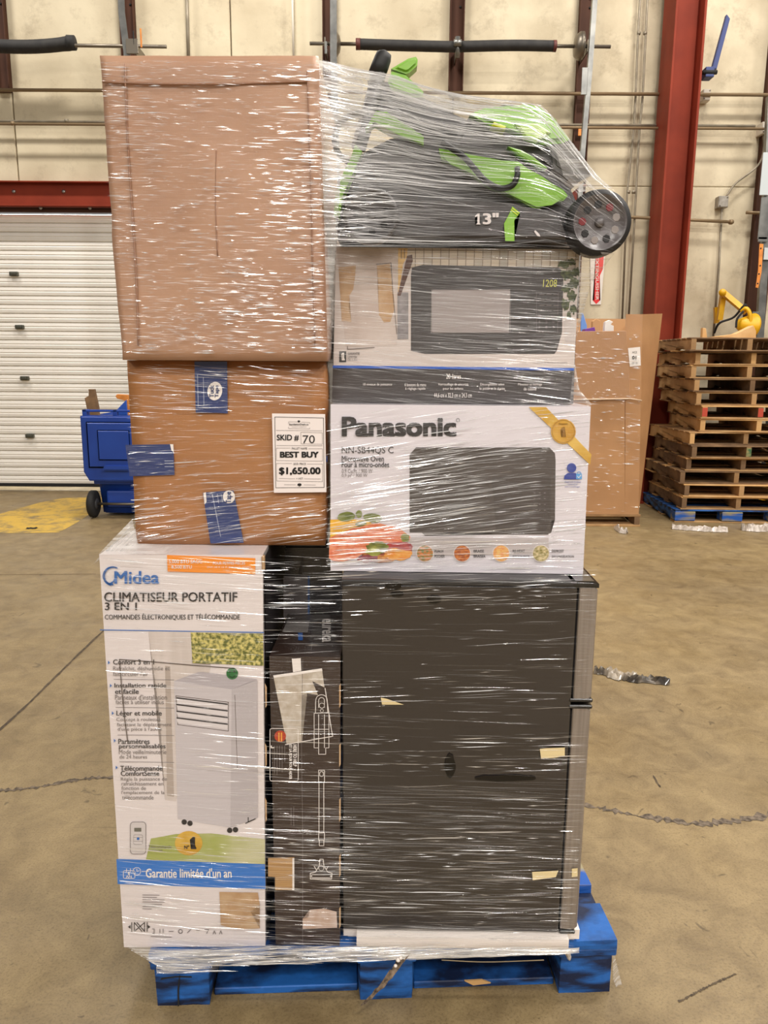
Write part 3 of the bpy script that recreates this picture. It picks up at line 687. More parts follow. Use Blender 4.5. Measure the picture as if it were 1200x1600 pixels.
tube('film_fold', [FG.px(x, y, -0.02) for x, y in [(880, 625), (930, 624), (985, 623), (1003, 626)]], 0.006, M('film_band', srgb(206, 178, 150), .3, coat=1), g, 6)
fg = Face(FG, g, -0.002)
fg.poly([(981, 544), (1000, 542), (1001, 571), (984, 573)], M('label_white', srgb(236, 228, 222), .5), 0.003, 'paper_label')
fg.text('HCZ', 988, 549, 995, 552, seal_m, 0.0, 0.006); fg.text('01', 987.5, 556, 994, 561.5, seal_m, 0.02, 0.006); fg.text('AB 125', 987, 566, 996, 568.5, seal_m, 0.0, 0.006)
# items poking out of it: each stands on a filler board inside
zf = 1.0
def poke(name, pix, w, th, m_, lb, cat):
    q = [FG.px(x, y, w) for x, y in pix]; F = Frame((FG.o.x + q[0].x, FG.o.y + w, zg + min(p.z for p in q)))
    t = thing(name, F, lb, cat); o = Vector((q[0].x, 0, min(p.z for p in q)))
    prism('body', [(p.x - o.x, p.z - o.z) for p in q], 0, th, m_, t, 0.003, 1)
poke('blue_package', [(907, 540), (918, 540), (917, 508), (911, 489), (908, 489)], 0.45, 0.02, M('blue_pack', srgb(112, 150, 214), .4), 'blue and white package sticking up from the open carton', 'package')
poke('purple_package', [(912, 540), (936, 540), (929, 511), (914, 514)], 0.22, 0.1, M('purple_pack', srgb(118, 60, 150), .4), 'purple package lying in the open carton', 'package')
poke('white_bottle', [(944, 540), (959, 540), (959, 509), (953, 507), (958, 503), (952, 500), (946, 503), (945, 511)], 0.25, 0.06, M('white_pack', srgb(236, 232, 226), .35), 'white spray bottle top in the open carton', 'bottle')
poke('brown_parcel', [(925, 540), (941, 540), (938, 501), (932, 498), (926, 502)], 0.6, 0.05, card_in, 'brown round-topped parcel at the back of the open carton', 'parcel')

# ---- blue wheeled bin, lid hanging open
B = PZ(150, 809); bw_l = PY(125, 640, B.y - .02).x
FB = Frame((bw_l + 0.29, B.y, 0)); FB.o.y = B.y
bn = thing('wheeled_bin', FB, 'blue wheeled rubbish bin with its lid hanging open by the dock door', 'bin')
blue_p = M('blue_plastic', srgb(30, 70, 160), 0.42, col2=srgb(26, 62, 148), scale=4)
zt = FB.px(160, 640, 0.05).z
def taper(name, z0, z1, a0, a1, d0, d1, m_, par, y_off=0.0, wall=True):
    bm = bmesh.new(); v = []
    for z, a, d in ((z0, a0, d0), (z1, a1, d1)):
        for sx, sy in ((-1, 0), (1, 0), (1, 1), (-1, 1)): v.append(bm.verts.new((sx * a, y_off + (0.05 if False else 0) + sy * d + (0.03 * (1 - (z - z0) / (z1 - z0)) if sy == 0 else 0), z)))
    bm.faces.new(v[0:4][::-1])
    for k in range(4): bm.faces.new((v[k], v[(k + 1) % 4], v[4 + (k + 1) % 4], v[4 + k]))
    es = [e for e in bm.edges if abs(e.verts[0].co.z - e.verts[1].co.z) > 0.01]
    bmesh.ops.bevel(bm, geom=es, offset=0.03, segments=3, affect='EDGES')
    return from_bm(name, bm, m_, par, True)
taper('bin_body', 0.03, zt - .06, 0.19, 0.26, 0.50, 0.66, blue_p, bn, 0.06)
box('body_rib', (-0.235, 0.04, 0.30), (0.235, 0.10, 0.34), blue_p, bn, 0.01)
box('lower_panel', (-0.13, 0.05, 0.09), (0.13, 0.10, 0.24), blue_p, bn, 0.015)
bm = bmesh.new()
for lo, hi in (((-.29, .02, zt - .07), (.29, .08, zt - .05)), ((-.29, .02, zt - .02), (.29, .06, zt)), ((-.29, .02, zt - .07), (-.25, .10, zt)), ((.25, .02, zt - .07), (.29, .10, zt)), ((-.02, .02, zt - .07), (.02, .06, zt))): bm_box(bm, lo, hi, .006)
from_bm('rim', bm, blue_p, bn)
lidz = FB.px(160, 751, -0.02).z
lp = [(-.285, zt - .05), (.285, zt - .05), (.285, lidz + .08), (.24, lidz), (-.24, lidz), (-.285, lidz + .08)]
lid = prism('lid', lp, -0.05, -0.015, blue_p, bn, 0.012, 3)
prism('lid_ridge', [(-.23, zt - .10), (.23, zt - .10), (.23, lidz + .12), (-.23, lidz + .12)], -0.075, -0.045, blue_p, lid, 0.02, 3)
prism('lid_recess', [(-.13, zt - .17), (.15, zt - .17), (.15, lidz + .19), (-.13, lidz + .19)], -0.092, -0.07, blue_p, lid, 0.02, 3)
prism('lid_grip', [(-.10, lidz + .10), (.14, lidz + .10), (.16, lidz + .155), (-.08, lidz + .155)], -0.10, -0.07, blue_p, lid, 0.012, 2)
for sx, w in ((-1, .05), (1, .05)):
    cx = -0.24 if sx < 0 else 0.24
    wz = 0.125; o_ = lathe('wheel', [(0.02, -0.03), (0.10, -0.032), (0.122, -0.02), (0.122, 0.02), (0.10, 0.032), (0.02, 0.03)], (cx, 0.02, wz), (1, 0, 0), seal_m, bn, 28)
    lathe('hub', [(0.01, -0.036), (0.05, -0.034), (0.05, 0.034), (0.01, 0.036)], (cx, 0.02, wz), (1, 0, 0), M('hub_grey', srgb(60, 60, 62), .6), o_, 16)
tube('axle', [(-0.24, 0.02, 0.125), (0.24, 0.02, 0.125)], 0.012, steel, bn)
def in_bin(name, pix, w, th, m_, lb, cat):
    q = [FB.px(x, y, w) for x, y in pix]; lo = 0.55; F = Frame((FB.o.x + q[0].x, FB.o.y + w, lo)); t = thing(name, F, lb, cat)
    pts = [(p.x - q[0].x, (0.0 if y > 655 else p.z - lo)) for p, (x, y) in zip(q, pix)]
    prism('body', pts, 0, th, m_, t, 0.003, 1)
in_bin('wood_offcut', [(140, 660), (156, 660), (153, 637), (147, 608), (138, 608), (139, 619), (132, 622), (136, 640)], 0.22, 0.04, woods[2], 'broken weathered board standing in the blue bin', 'offcut')
in_bin('blue_board', [(182, 660), (200, 660), (197, 625), (178, 645), (182, 649)], 0.16, 0.02, M('blue_light_pl', srgb(44, 88, 180), .45), 'blue plastic strip leaning out of the blue bin', 'strip')
in_bin('orange_block', [(182, 660), (200, 660), (200, 617), (183, 616), (180, 619), (183, 623), (197, 626), (197, 640)], 0.3, 0.04, orange, 'orange plastic piece sticking out of the blue bin', 'plastic piece')

t = thing('yellow_bollard', Frame((PY(1207, 700, stack_y + 1.2).x, stack_y + 1.15, 0)), 'yellow steel bollard standing behind the pallet stack', 'bollard')
lathe('post', [(.07, 0.01), (.07, 1.05), (.06, 1.09), (.02, 1.11)], (0, 0, 0), (0, 0, 1), yl, t, 20); lathe('foot_plate', [(.12, 0), (.12, .012), (.08, .014)], (0, 0, 0), (0, 0, 1), yl, t, 20)

# ---- litter on the floor
def crumple(name, pix, h, m_, lb, n=26, seed=1, cat='plastic scrap'):
    pts = smooth_path([PZ(x, y) for x, y, w in pix], n); ws = [w for *_, w in pix]; c = sum(pts, Vector()) / len(pts); c.z = 0
    rr = random.Random(seed); v, f = [], []; nn = 7
    for i, p in enumerate(pts):
        t = (pts[min(i + 1, n)] - pts[max(i - 1, 0)]).normalized(); s = Vector((-t.y, t.x, 0)); w = ws[min(int(i / n * (len(ws) - 1)), len(ws) - 1)]
        for j in range(nn):
            u = j / (nn - 1) - 0.5; v.append(p - c + s * (u * w + rr.uniform(-.1, .1) * w) + Vector((0, 0, 0.003 + (0 if j in (0, nn - 1) else rr.uniform(0.1, 1) * h))))
    for i in range(n):
        for j in range(nn - 1): f.append((i * nn + j, i * nn + j + 1, (i + 1) * nn + j + 1, (i + 1) * nn + j))
    o = raw(name, v, f, m_); o.location = c; tag(o, lb, cat); return o
dirty_pl = M('dirty_plastic', srgb(120, 108, 96), 0.3, col2=srgb(70, 62, 54), scale=12, coat=.5)
pale_pl = M('pale_plastic', srgb(206, 196, 186), 0.3, col2=srgb(170, 158, 146), scale=20, coat=.5)
crumple('plastic_scrap', [(928, 1051, .04), (950, 1054, .09), (975, 1059, .07), (1000, 1064, .045), (1046, 1069, .03)], 0.03, M('grey_plastic_scrap', srgb(186, 172, 152), .35, col2=srgb(60, 54, 48), scale=9, stretch=(1, 1, 1), coat=.4), 'crumpled grey plastic strip lying on the floor beside the fridge')
crumple('plastic_scrap', [(1050, 826, .08), (1095, 829, .10), (1135, 830, .07)], 0.04, pale_pl, 'pale plastic film on the floor before the blue pallet', seed=3)
crumple('plastic_scrap', [(1158, 828, .08), (1175, 829, .12), (1215, 828, .10)], 0.06, pale_pl, 'white plastic sheet on the floor at the right edge', seed=5)
crumple('plastic_scrap', [(962, 826, .04), (970, 832, .05), (980, 834, .03)], 0.05, pale_pl, 'small film tail on the floor under the tall carton', seed=6, n=10)
crumple('plastic_scrap', [(42, 826, .05), (58, 826, .05)], 0.008, seal_m, 'small dark scrap lying on the yellow floor paint', seed=8, n=6)

# ================================================================== THE LOADED PALLET
YAWP = R(2.4)
PL, PR = PZ(240, 1576), PZ(957, 1552)
FP = Frame((PL.x, PL.y, 0), math.atan2(PR.y - PL.y, PR.x - PL.x)); PWID = (PR - PL).length
pal = thing('blue_pallet', FP, 'scuffed blue block pallet under the wrapped load', 'pallet')
deck_z = 0.14
bm_w = [0.0, PWID / 2 - 0.063, PWID - 0.126]
rows = [0.0, 0.54, 1.08]
dk = M('blue_paint_dark', srgb(16, 58, 128), 0.65, col2=srgb(24, 82, 164), scale=10, bump=.4, bscale=24)
for r_ in rows:
    for bx0 in bm_w:
        bm = carton_mesh([(bx0, 0.098), (bx0 + .126, 0.098), (bx0 + .126, 0.0), (bx0, 0.0)], 0.126, (6, 6, 5), 0.005, 0.008, 0, rnd.random() * 9)
        for v in bm.verts: v.co.y += r_
        o = from_bm('block', bm, blue_w, pal)
for bx0 in bm_w: box('stringer_board', (bx0 - .002, -0.004, 0.098), (bx0 + .128, 1.21, 0.118), blue_w, pal, 0.003, 1)
nb = 7
for k in range(nb):
    y0 = -0.008 + k * (1.212 - 0.12) / (nb - 1)
    bm = carton_mesh([(-.006, 0.022), (PWID + .004, 0.022), (PWID + .004, 0), (-.006, 0)], 0.125, (24, 3, 2), 0.003, 0.004, 0, k * 3.1)
    for v in bm.verts: v.co.y += y0; v.co.z += 0.118
    from_bm('deck_board', bm, blue_chip if k else blue_w, pal)
for r_ in (0.03, 0.57, 1.09):
    for a, b in ((0.126, bm_w[1]), (bm_w[1] + .126, bm_w[2])): box('bottom_board', (a, r_, 0.0), (b, r_ + 0.09, 0.018), blue_w, pal, 0.002, 1)
prism('split_crack', [(0.052, .004), (0.055, .004), (0.056, .04), (0.060, .08), (0.0585, .08), (0.053, .045)], 0.0005, 0.006, seal_m, pal)
prism('split_crack', [(0.018, .071), (0.05, .076), (0.085, .074), (0.084, .077), (0.05, .0785), (0.02, .075)], 0.0005, 0.006, seal_m, pal)
prism('bare_wood_chip', [(PWID - .33, .02), (PWID - .29, .021), (PWID - .27, .012), (PWID - .31, .008)], 0.026, 0.03, woods[3], pal)

DZ = deck_z + 0.001
white = M('carton_white', srgb(224, 214, 212), 0.5, film=True)
kblack = ink('black', 40, 36, 36); kgrey = ink('grey', 112, 104, 102); kblue = ink('blue', 44, 104, 178); kwhite = ink('white', 236, 228, 222)
kraft = ink('kraft', 178, 140, 100, col2=srgb(196, 164, 128), scale=30); kline = ink('line', 92, 80, 72)
gold = ink('gold', 196, 148, 40, col2=srgb(222, 182, 84), scale=20)

# ---- Portable air conditioner carton
Fa = Frame((0, 0, DZ), R(1.2)); Fa.o = Vector((*PZ(192, 1481, DZ).to_2d(), DZ))
def quad_of(F, pix): return [(lambda q: (q.x, q.z))(F.px(x, y)) for x, y in pix]
ac = thing('appliance_carton', Fa, 'tall white printed carton of a portable air conditioner', 'carton')
qa = quad_of(Fa, [(153, 867), (412, 877), (416, 1487), (192, 1481)])
qa = [(qa[0][0], qa[0][1]), (qa[1][0], qa[0][1]), (qa[2][0], 0.0), (qa[3][0], 0.0)]; HA = qa[0][1]
from_bm('carton_body', carton_mesh(qa, 0.40, (4, 4, 6), 0, 0.004), white, ac)
f = Face(Fa, ac)
f.poly([(261, 867), (399, 872), (399, 897), (262, 893)], ink('orange', 240, 142, 32))
f.text('5,000 BTU SACC', 264, 874, 316, 881, kwhite, .01); f.text('8,500 BTU', 268, 883, 300, 889, kwhite, .01)
f.text('POUR PETITES PIÈCES', 333, 876, 383, 882, kwhite, .01); f.text("ENV. 10 X 15 PI (JUSQU'À 150 PI²)", 324, 884, 392, 888, kwhite)
f.lines([f.circ(176, 900, 14.6, 100, 300, 26), f.circ(177, 900, 13.6, 90, 290, 26)], 1.5, kblue, name='logo_ring')
f.lines([[(170, 913), (178, 908), (184, 894)], [(163, 905), (169, 911), (176, 912)]], 2.0, kblue, name='logo_ring')
f.text('Midea', 179, 892, 249, 912, kblue, .022)
f.text('CLIMATISEUR PORTATIF', 163, 925, 371, 940, kblack, .014); f.text('3 EN 1', 164, 941, 214, 953, kblack, .014)
f.text('COMMANDES ÉLECTRONIQUES ET TÉLÉCOMMANDE', 164, 958, 375, 969, kblack, .008)
f.lines([[(157, 984), (412, 988)]], 1.4, kblue)
f.poly([(232, 987), (299, 988), (300, 1037), (330, 1040), (275, 1252), (258, 1250), (250, 1120)], ink('curtain', 196, 184, 176, col2=srgb(214, 202, 196), scale=9, stretch=(3, 1, .3)), .0003)
f.poly([(258, 1040), (266, 1041), (272, 1245), (261, 1243)], ink('curtain_edge', 176, 162, 152), .0005)
f.poly([(298, 988), (411, 990), (412, 1040), (301, 1036)], ink('foliage', 92, 98, 38, col2=srgb(214, 200, 118), scale=130, lo=.4, hi=.62), .0007, 'printed_window_view')
acw = ink('acunit', 198, 190, 192); acs = ink('acside', 184, 176, 178); act = ink('actop', 178, 170, 174)
f.poly([(272, 1064), (362, 1077), (360, 1293), (278, 1279)], acw, .0008, 'printed_appliance')
f.poly([(362, 1077), (402, 1062), (403, 1277), (360, 1293)], acs, .0008, 'printed_appliance')
f.poly([(272, 1064), (310, 1050), (318, 1050), (402, 1061), (362, 1077)], act, .0008, 'printed_appliance')
for k in range(4):
    y = 1090 + k * 10.4
    f.poly([(276, y - 1), (356, y + 9), (356, y + 11), (276, y + 1)], kblack, .0011, 'printed_louver')
    f.poly([(276, y + 1.5), (356, y + 11.5), (355, y + 18), (278, y + 8)], ink('louver', 216, 208, 208), .0011, 'printed_louver')
f.lines([[(275, 1087), (357, 1097), (357, 1142), (278, 1132), (275, 1087)]], 1.0, kline); f.lines([[(367, 1086), (371, 1200)]], .8, kline)
for x, y in ((288, 1281), (297, 1283), (359, 1294), (368, 1293)): f.disc(x, y + 3, 4.2, kblack, .001, name='printed_caster')
f.lines([[(388, 1277), (388, 1284)], [(384, 1286), (399, 1279)]], 1.6, kblack)
f.disc(363, 1052, 9.2, ink('green_sticker', 34, 104, 52), .0014, name='smiley_sticker')
f.lines([f.circ(363, 1053, 5, 25, 155, 8)], 1, kblack, .0018, 'smiley_print'); f.disc(359.5, 1049, 1.2, kblack, .0018, name='smiley_print'); f.disc(366, 1049, 1.2, kblack, .0018, name='smiley_print')
f.lines([[(187, 1030), (230, 1033), (300, 1039), (366, 1044), (368, 1050)], [(187, 1030), (190, 1070), (195, 1122), (200, 1160)]], 1.5, kline, .0014, 'carton_cut')
rowsT = [(168, 1035, [('Confort 3 en 1', 1, 177, 1030, 241, 1038), ('Rafraîchit, déshumidie et', 0, 177, 1041, 265, 1048), ("fait circuler l'air", 0, 177, 1049, 232, 1056)], 1061),
 (171, 1071, [('Installation rapide', 1, 179, 1067, 260, 1076), ('et facile', 1, 180, 1076, 217, 1084), ("Panneaux d'installation", 0, 180, 1085, 261, 1093), ('faciles à utiliser inclus', 0, 181, 1093, 256, 1100)], 1105),
 (174, 1114, [('Léger et mobile', 1, 182, 1110, 253, 1120), ('Concept à roulettes', 0, 182, 1121, 251, 1128), ('facilitant le déplacement', 0, 183, 1129, 268, 1136), ("d'une pièce à l'autre", 0, 184, 1136, 253, 1143)], 1148),
 (177, 1157, [('Paramètres', 1, 185, 1154, 234, 1162), ('personnalisables', 1, 186, 1162, 259, 1171), ('Mode veille/minuterie', 0, 186, 1171, 260, 1178), ('de 24 heures', 0, 187, 1179, 230, 1185)], 1190),
 (180, 1199, [('Télécommande', 1, 188, 1196, 254, 1204), ('ComfortSense', 1, 189, 1204, 249, 1212), ('Règle la puissance de', 0, 189, 1214, 261, 1221), ('rafraîchissement en', 0, 190, 1221, 255, 1227), ('fonction de', 0, 190, 1228, 228, 1234), ("l'emplacement de la", 0, 190, 1235, 257, 1242), ('télécommande', 0, 191, 1242, 240, 1249)], None)]
for bx0, by0, tl_rows, sep in rowsT:
    f.poly([(bx0 + 1, by0 - 3), (bx0 + 4, by0), (bx0 + 1, by0 + 3)], kblue, .001, 'bullet_print')
    for s_, bd, x0_, y0_, x1_, y1_ in tl_rows: f.text(s_, x0_, y0_, x1_, y1_, kblack if bd else kgrey, .012 if bd else .0)
    if sep: f.lines([[(bx0 + 10, sep), (272, sep + 1)]], .7, kgrey)
f.poly(f.rrect(204, 1284, 228, 1334, 5, False), ink('remote', 206, 198, 196), .0008, 'printed_remote'); f.lines([f.rrect(204, 1284, 228, 1334, 5)], .8, kgrey)
f.rect(210, 1293, 221, 1299, ink('screen', 106, 104, 94), .0011, 'printed_remote'); f.disc(216, 1310, 2.2, kblue, .0011, name='printed_remote')
f.lines([f.rrect(209, 1304, 223, 1319, 2), [(209, 1308), (223, 1308)], [(209, 1314), (223, 1314)]], .4, kgrey, .001)
f.poly([(236, 1310), (275, 1303), (330, 1302), (414, 1311), (414, 1350), (330, 1347), (228, 1343)], ink('green_wash', 214, 206, 178, col2=srgb(164, 170, 92), scale=5, lo=.3, hi=.55), .0005)
f.text('Télécommande', 232, 1320, 268, 1325, kgrey); f.text('comprise', 232, 1326, 254, 1331, kgrey)
f.disc(295, 1317, 21.5, gold, .001, ry=19, name='gold_medal'); f.one(297, 1307, 307, 1326, kblack); f.text('N°', 288, 1320, 296, 1326, kblack, .03, .0015)
f.poly([(182, 1342), (300, 1346), (414, 1350), (415, 1389), (184, 1381)], ink('blue_band', 52, 118, 200))
f.text("Garantie limitée d'un an", 228, 1356, 362, 1371, kwhite, .02)
f.lines([f.rrect(193, 1360, 211, 1372, 2), [(198, 1357), (198, 1362)], [(204, 1357), (204, 1362)], f.circ(214, 1361, 6), [(214, 1357), (214, 1361), (218, 1360)], [(222, 1361), (233, 1361)]], .9, kwhite)
f.text('AN', 197, 1367, 206, 1371, kwhite, .02, .0014); f.one(200, 1361.5, 203.5, 1366.5, kwhite, .0014)
f.lines([[(223, 1398 + k * 3.6), (223 + (26, 22, 34, 34, 30, 34, 14)[k], 1398.4 + k * 3.6)] for k in range(7)], .9, kgrey, name='small_print')
f.poly([(343, 1393), (403, 1394), (406, 1413), (392, 1424), (405, 1436), (406, 1450), (372, 1452), (345, 1445)], kraft, .0012, 'torn_patch')
f.lines([[(214, 1441), (226, 1455), (226, 1441), (210, 1455), (210, 1441), (222, 1455)], [(206, 1441), (206, 1455)], [(230, 1441), (230, 1455)]], 1.2, kblack, name='handling_mark')
f.poly([(200, 1448), (204, 1445), (204, 1451)], kblack); f.poly([(235, 1448), (231, 1445), (231, 1451)], kblack)
f.lines([[(238, 1451), (241, 1451), (241, 1458), (238, 1458)], [(250, 1451), (250, 1457)], [(255, 1451), (255, 1457)], [(264, 1455), (271, 1455)], f.circ(282, 1455, 3), [(293, 1457), (298, 1452)], [(307, 1453), (312, 1453)], [(320, 1452), (326, 1452), (323, 1458)], [(333, 1459), (335, 1454), (337, 1459)], [(343, 1459), (345, 1454), (347, 1459)]], 1.0, kgrey, name='handling_mark')
f.lines([[(236, 1463), (268, 1464)]], .8, kgrey, name='small_print')
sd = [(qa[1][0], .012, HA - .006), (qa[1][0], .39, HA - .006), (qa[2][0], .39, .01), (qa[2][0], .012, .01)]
raw('dark_side', [(x + .001, y, z) for x, y, z in sd], [(0, 1, 2, 3)], M('side_dark', srgb(44, 40, 42), .6, spec=.15), ac)  # one dark tone laid over the carton's right side
box('torn_corner', (qa[1][0] - .004, -.003, HA - .03), (qa[1][0] + .002, .01, HA - .001), kraft, ac, .002, 1)

# ---- vacuum cleaner carton (dark, slim)
xE0 = Fa.o + Fa.m @ Vector((max(qa[1][0], qa[2][0]) + 0.004, 0.0, 0))
Fe = Frame((xE0.x, xE0.y + 0.004, DZ), R(-1.0))
eu = thing('vacuum_carton', Fe, 'slim dark brown vacuum cleaner carton between white carton and fridge', 'carton')
dark = M('carton_dark', srgb(52, 38, 32), 0.45, film=True)
qe = quad_of(Fe, [(415, 1028), (533, 1025), (531, 1490), (418, 1490)]); HE = (qe[0][1] + qe[1][1]) / 2; WE = qe[1][0]
from_bm('carton_body', carton_mesh([(0, HE), (WE, HE), (WE - .004, 0), (0, 0)], 0.27, (4, 4, 6), 0, 0.004), dark, eu)
f = Face(Fe, eu); kcream = ink('cream', 206, 196, 184, col2=srgb(180, 166, 148), scale=60)
f.lines([[(473, 1030), (471, 1160), (473, 1300), (473, 1478)]], .7, kgrey)
f.poly([(427, 1055), (503, 1044), (507, 1074), (488, 1064), (497, 1086), (480, 1083), (472, 1086), (472, 1160), (448, 1162)], kcream, .0008, 'torn_label')
f.poly([(427, 1055), (503, 1044), (504, 1048), (428, 1059)], kwhite, .0012, 'torn_label'); f.poly([(456, 1029), (470, 1028), (471, 1048), (458, 1050)], kwhite, .001, 'paper_tab')
f.lines([[(446, 1163), (520, 1150), (518, 1140), (508, 1075)]], 1.2, kwhite, .0012)
f.lines([f.circ(502.5, 1094, 9, 180, 360, 12), [(493.5, 1094), (493, 1113)], [(511.5, 1094), (512, 1113)], f.circ(502.5, 1094, 4.5, 180, 360, 8), [(498, 1094), (498, 1105)], [(507, 1094), (507, 1105)], [(491, 1114), (514, 1113), (514, 1168), (509, 1168), (509, 1178), (498, 1178), (498, 1168), (491, 1168), (491, 1114)], [(498, 1116), (498, 1168)], [(507, 1116), (507, 1168)], [(491, 1139), (514, 1139)], f.circ(503, 1102, 4), f.circ(503, 1110, 2.4)], .9, kwhite, .0014, 'printed_drawing')
f.lines([[(498, 1203), (507, 1203), (507, 1222), (498, 1222), (498, 1203)], f.circ(502.5, 1209, 3, ry=4), [(498.5, 1222), (498.5, 1301)], [(506, 1222), (506, 1301)], [(498, 1301), (507, 1301), (507, 1312), (498, 1312), (498, 1301)], [(499, 1312), (499, 1321), (506, 1321), (506, 1312)]], 1.0, kwhite, .001, 'printed_drawing')
f.lines([[(500, 1342), (505, 1342), (506, 1352), (512, 1362), (519, 1364), (518, 1373), (485, 1373), (485, 1364), (493, 1362), (499, 1352), (500, 1342)], f.rrect(487, 1366, 517, 1371, 1), f.circ(502, 1356, 4), [(491, 1353), (494, 1358)], [(513, 1353), (510, 1358)]], 1.2, kwhite, .001, 'printed_drawing')
f.lines([f.rrect(422, 1138, 466, 1220, 3)], 1.0, kwhite)
f.disc(438, 1150, 9, ink('red_disc', 178, 62, 38), .001); f.rect(435, 1144, 437, 1158, ink('orange2', 232, 160, 60), .0014); f.rect(439, 1144, 441, 1158, ink('orange2', 0, 0, 0), .0014)
f.text('HERE TO HELP', 458, 1163, 464, 1197, kwhite, .03, rot=90); f.text('ET LÀ POUR VOUS AIDER', 452, 1163, 457.5, 1217, kwhite, .03, rot=90)
f.lines([[(445 - k * 4, 1165), (445 - k * 4, (1190, 1206, 1204, 1210, 1208)[k])] for k in range(5)], 1.0, kgrey, name='small_print')
f.lines([[(424, 1165), (424, 1168), (428, 1168)]], 1.6, kwhite, name='small_print')
f.lines([[(455, 1262), (455, 1288)], [(459, 1260), (459, 1290)]], .8, kgrey, name='small_print')
corr = ink('corrugated', 196, 156, 104, col2=srgb(164, 124, 80), scale=1.0, stretch=(1, 1, 420), lo=.4, hi=.6)
f.poly([(419, 1340), (460, 1339), (460, 1390), (430, 1390), (430, 1370), (419, 1369)], corr, .001, 'torn_patch'); f.rect(457, 1340, 460, 1390, kwhite, .0013, 'torn_patch')
f.poly([(473, 1435), (482, 1433), (484, 1421), (506, 1419), (526, 1424), (527, 1449), (473, 1451)], ink('pinkish', 210, 190, 180, col2=srgb(190, 160, 140), scale=40), .001, 'torn_patch')
f.poly([(418, 1478), (531, 1478), (531, 1489), (418, 1489)], ink('blue_foot', 36, 92, 168), .001)
for y0, y1 in ((1067, 1106), (1160, 1198), (1245, 1284), (1333, 1370), (1415, 1450)):
    f.poly([(530, y0 + 4), (532.5, y0), (532.5, y1 - 4), (530, y1)], kraft, .0015, 'worn_edge'); 
    if y0 < 1300: f.poly([(414, y0), (417, y0 + 6), (417, y1 - 4), (415, y1)], kraft, .0015, 'worn_edge')
ft = Face(Fe, eu, h=HE)
ft.text('eureka', 503, 968, 523, 1004, kwhite, .03, rot=90)
ft.poly([(449, 970), (484, 970), (481, 989), (441, 988)], ink('grey_label', 150, 144, 140), .0008, 'paper_label'); ft.rect(466, 989, 473, 1001, ink('blue_foot', 0, 0, 0), .0008)
ft.lines([[(485, 972), (483, 990)], [(488, 1004), (486, 1017)]], 1.0, kgrey, name='small_print')

# ---- glossy black carton behind it
Fk = Frame(Fe.o + Fe.m @ Vector((-0.007, 0.278, 0)), R(1.0))
gloss = M('glossy_black', srgb(40, 34, 32), 0.16, film=True)
HBK = Frame(Fa.o).px(700, 906).z - .008
bk_ = thing('black_carton', Fk, 'glossy black carton standing behind the slim vacuum carton', 'carton')
from_bm('carton_body', carton_mesh([(.0, HBK), (WE - .008, HBK), (WE - .008, 0), (.0, 0)], 0.3, (3, 3, 4), 0, .004), gloss, bk_)
box('gap_filler', (.002, .004, HBK), (WE - .045, .29, HA - .003), gloss, bk_, .003, 1)  # added dark block that covers the bright gap above this carton
f = Face(Fk, bk_); f.rect(443, 900, 482, 966, ink('grey_reflection', 112, 104, 102), .0008); f.rect(481, 900, 484, 966, ink('blue_reflection', 70, 100, 150), .001)  # reflections on the gloss painted as a grey and a blue band

# ---- refrigerator lying with its side panel to the front
fl0 = PZ(536, 1477, DZ); 
Ff = Frame((fl0.x, fl0.y + 0.0, DZ), R(-0.6))
# foam base
fb = thing('foam_base', Ff, 'white polystyrene base under the black fridge', 'foam')
foam = M('white_foam', srgb(232, 222, 214), 0.75, bump=.3, bscale=60)
fr_ = Ff.px(906, 1462).x
bm = bmesh.new(); bm_box(bm, (0.0, -0.012, 0), (fr_ + 0.004, 0.50, 0.032), 0.0)
es = [e for e in bm.edges if abs(e.verts[0].co.z - e.verts[1].co.z) > 0.01]
bmesh.ops.bevel(bm, geom=es, offset=0.03, segments=6, affect='EDGES')
bmesh.ops.bevel(bm, geom=[e for e in bm.edges if abs(e.verts[0].co.z) < 1e-5 and abs(e.verts[1].co.z) < 1e-5], offset=0.009, segments=3, affect='EDGES')
from_bm('foam_tray', bm, foam, fb, False)
FR = Frame(Ff.o + Ff.m @ Vector((0.0, 0.004, 0.0325)), Ff.yaw)
fr = thing('refrigerator', FR, 'black two-door refrigerator with silver doors facing right', 'refrigerator')
sidem = M('fridge_side_black', srgb(44, 40, 39), 0.22, film=.25)
HF = FR.px(700, 906).z; WF = FR.px(903, 908).x; WD = FR.px(935, 914).x
box('cabinet_body', (0, 0, 0.004), (WF, 0.47, HF - .012), sidem, fr, 0.003)
box('top_panel', (-.001, -0.002, HF - .012), (WF, 0.472, HF), M('fridge_top', srgb(52, 50, 50), .35), fr, 0.004)
silver = M('brushed_silver', srgb(168, 160, 156), 0.32, 0.75, col2=srgb(152, 145, 141), scale=4, stretch=(40, 40, 1), film=True)
blackpl = M('black_trim', srgb(26, 25, 25), 0.25, coat=.6)
z_mid0, z_mid1 = FR.px(905, 1106).z, FR.px(905, 1093).z
z_b = FR.px(885, 1452).z
for a, b in ((max(z_b, .006), z_mid0), (z_mid1, HF - .012)):
    d_ = prism('door', [(WF + .004, a), (WD - .006, a), (WD, a + .006), (WD, b - .006), (WD - .006, b), (WF + .004, b)], 0.0, 0.47, silver, fr, 0.002, 1)
    box('gasket', (WF, 0.01, a + .01), (WF + .005, 0.46, b - .01), M('gasket_dark', srgb(30, 28, 28), .7), d_)
for a, b in ((z_mid0 - .002, z_mid0 + .006), (z_mid1 - .006, z_mid1 + .002)): box('door_cap', (WF - .004, -.002, a), (WD + .003, .472, b), blackpl, fr, .002, 1)
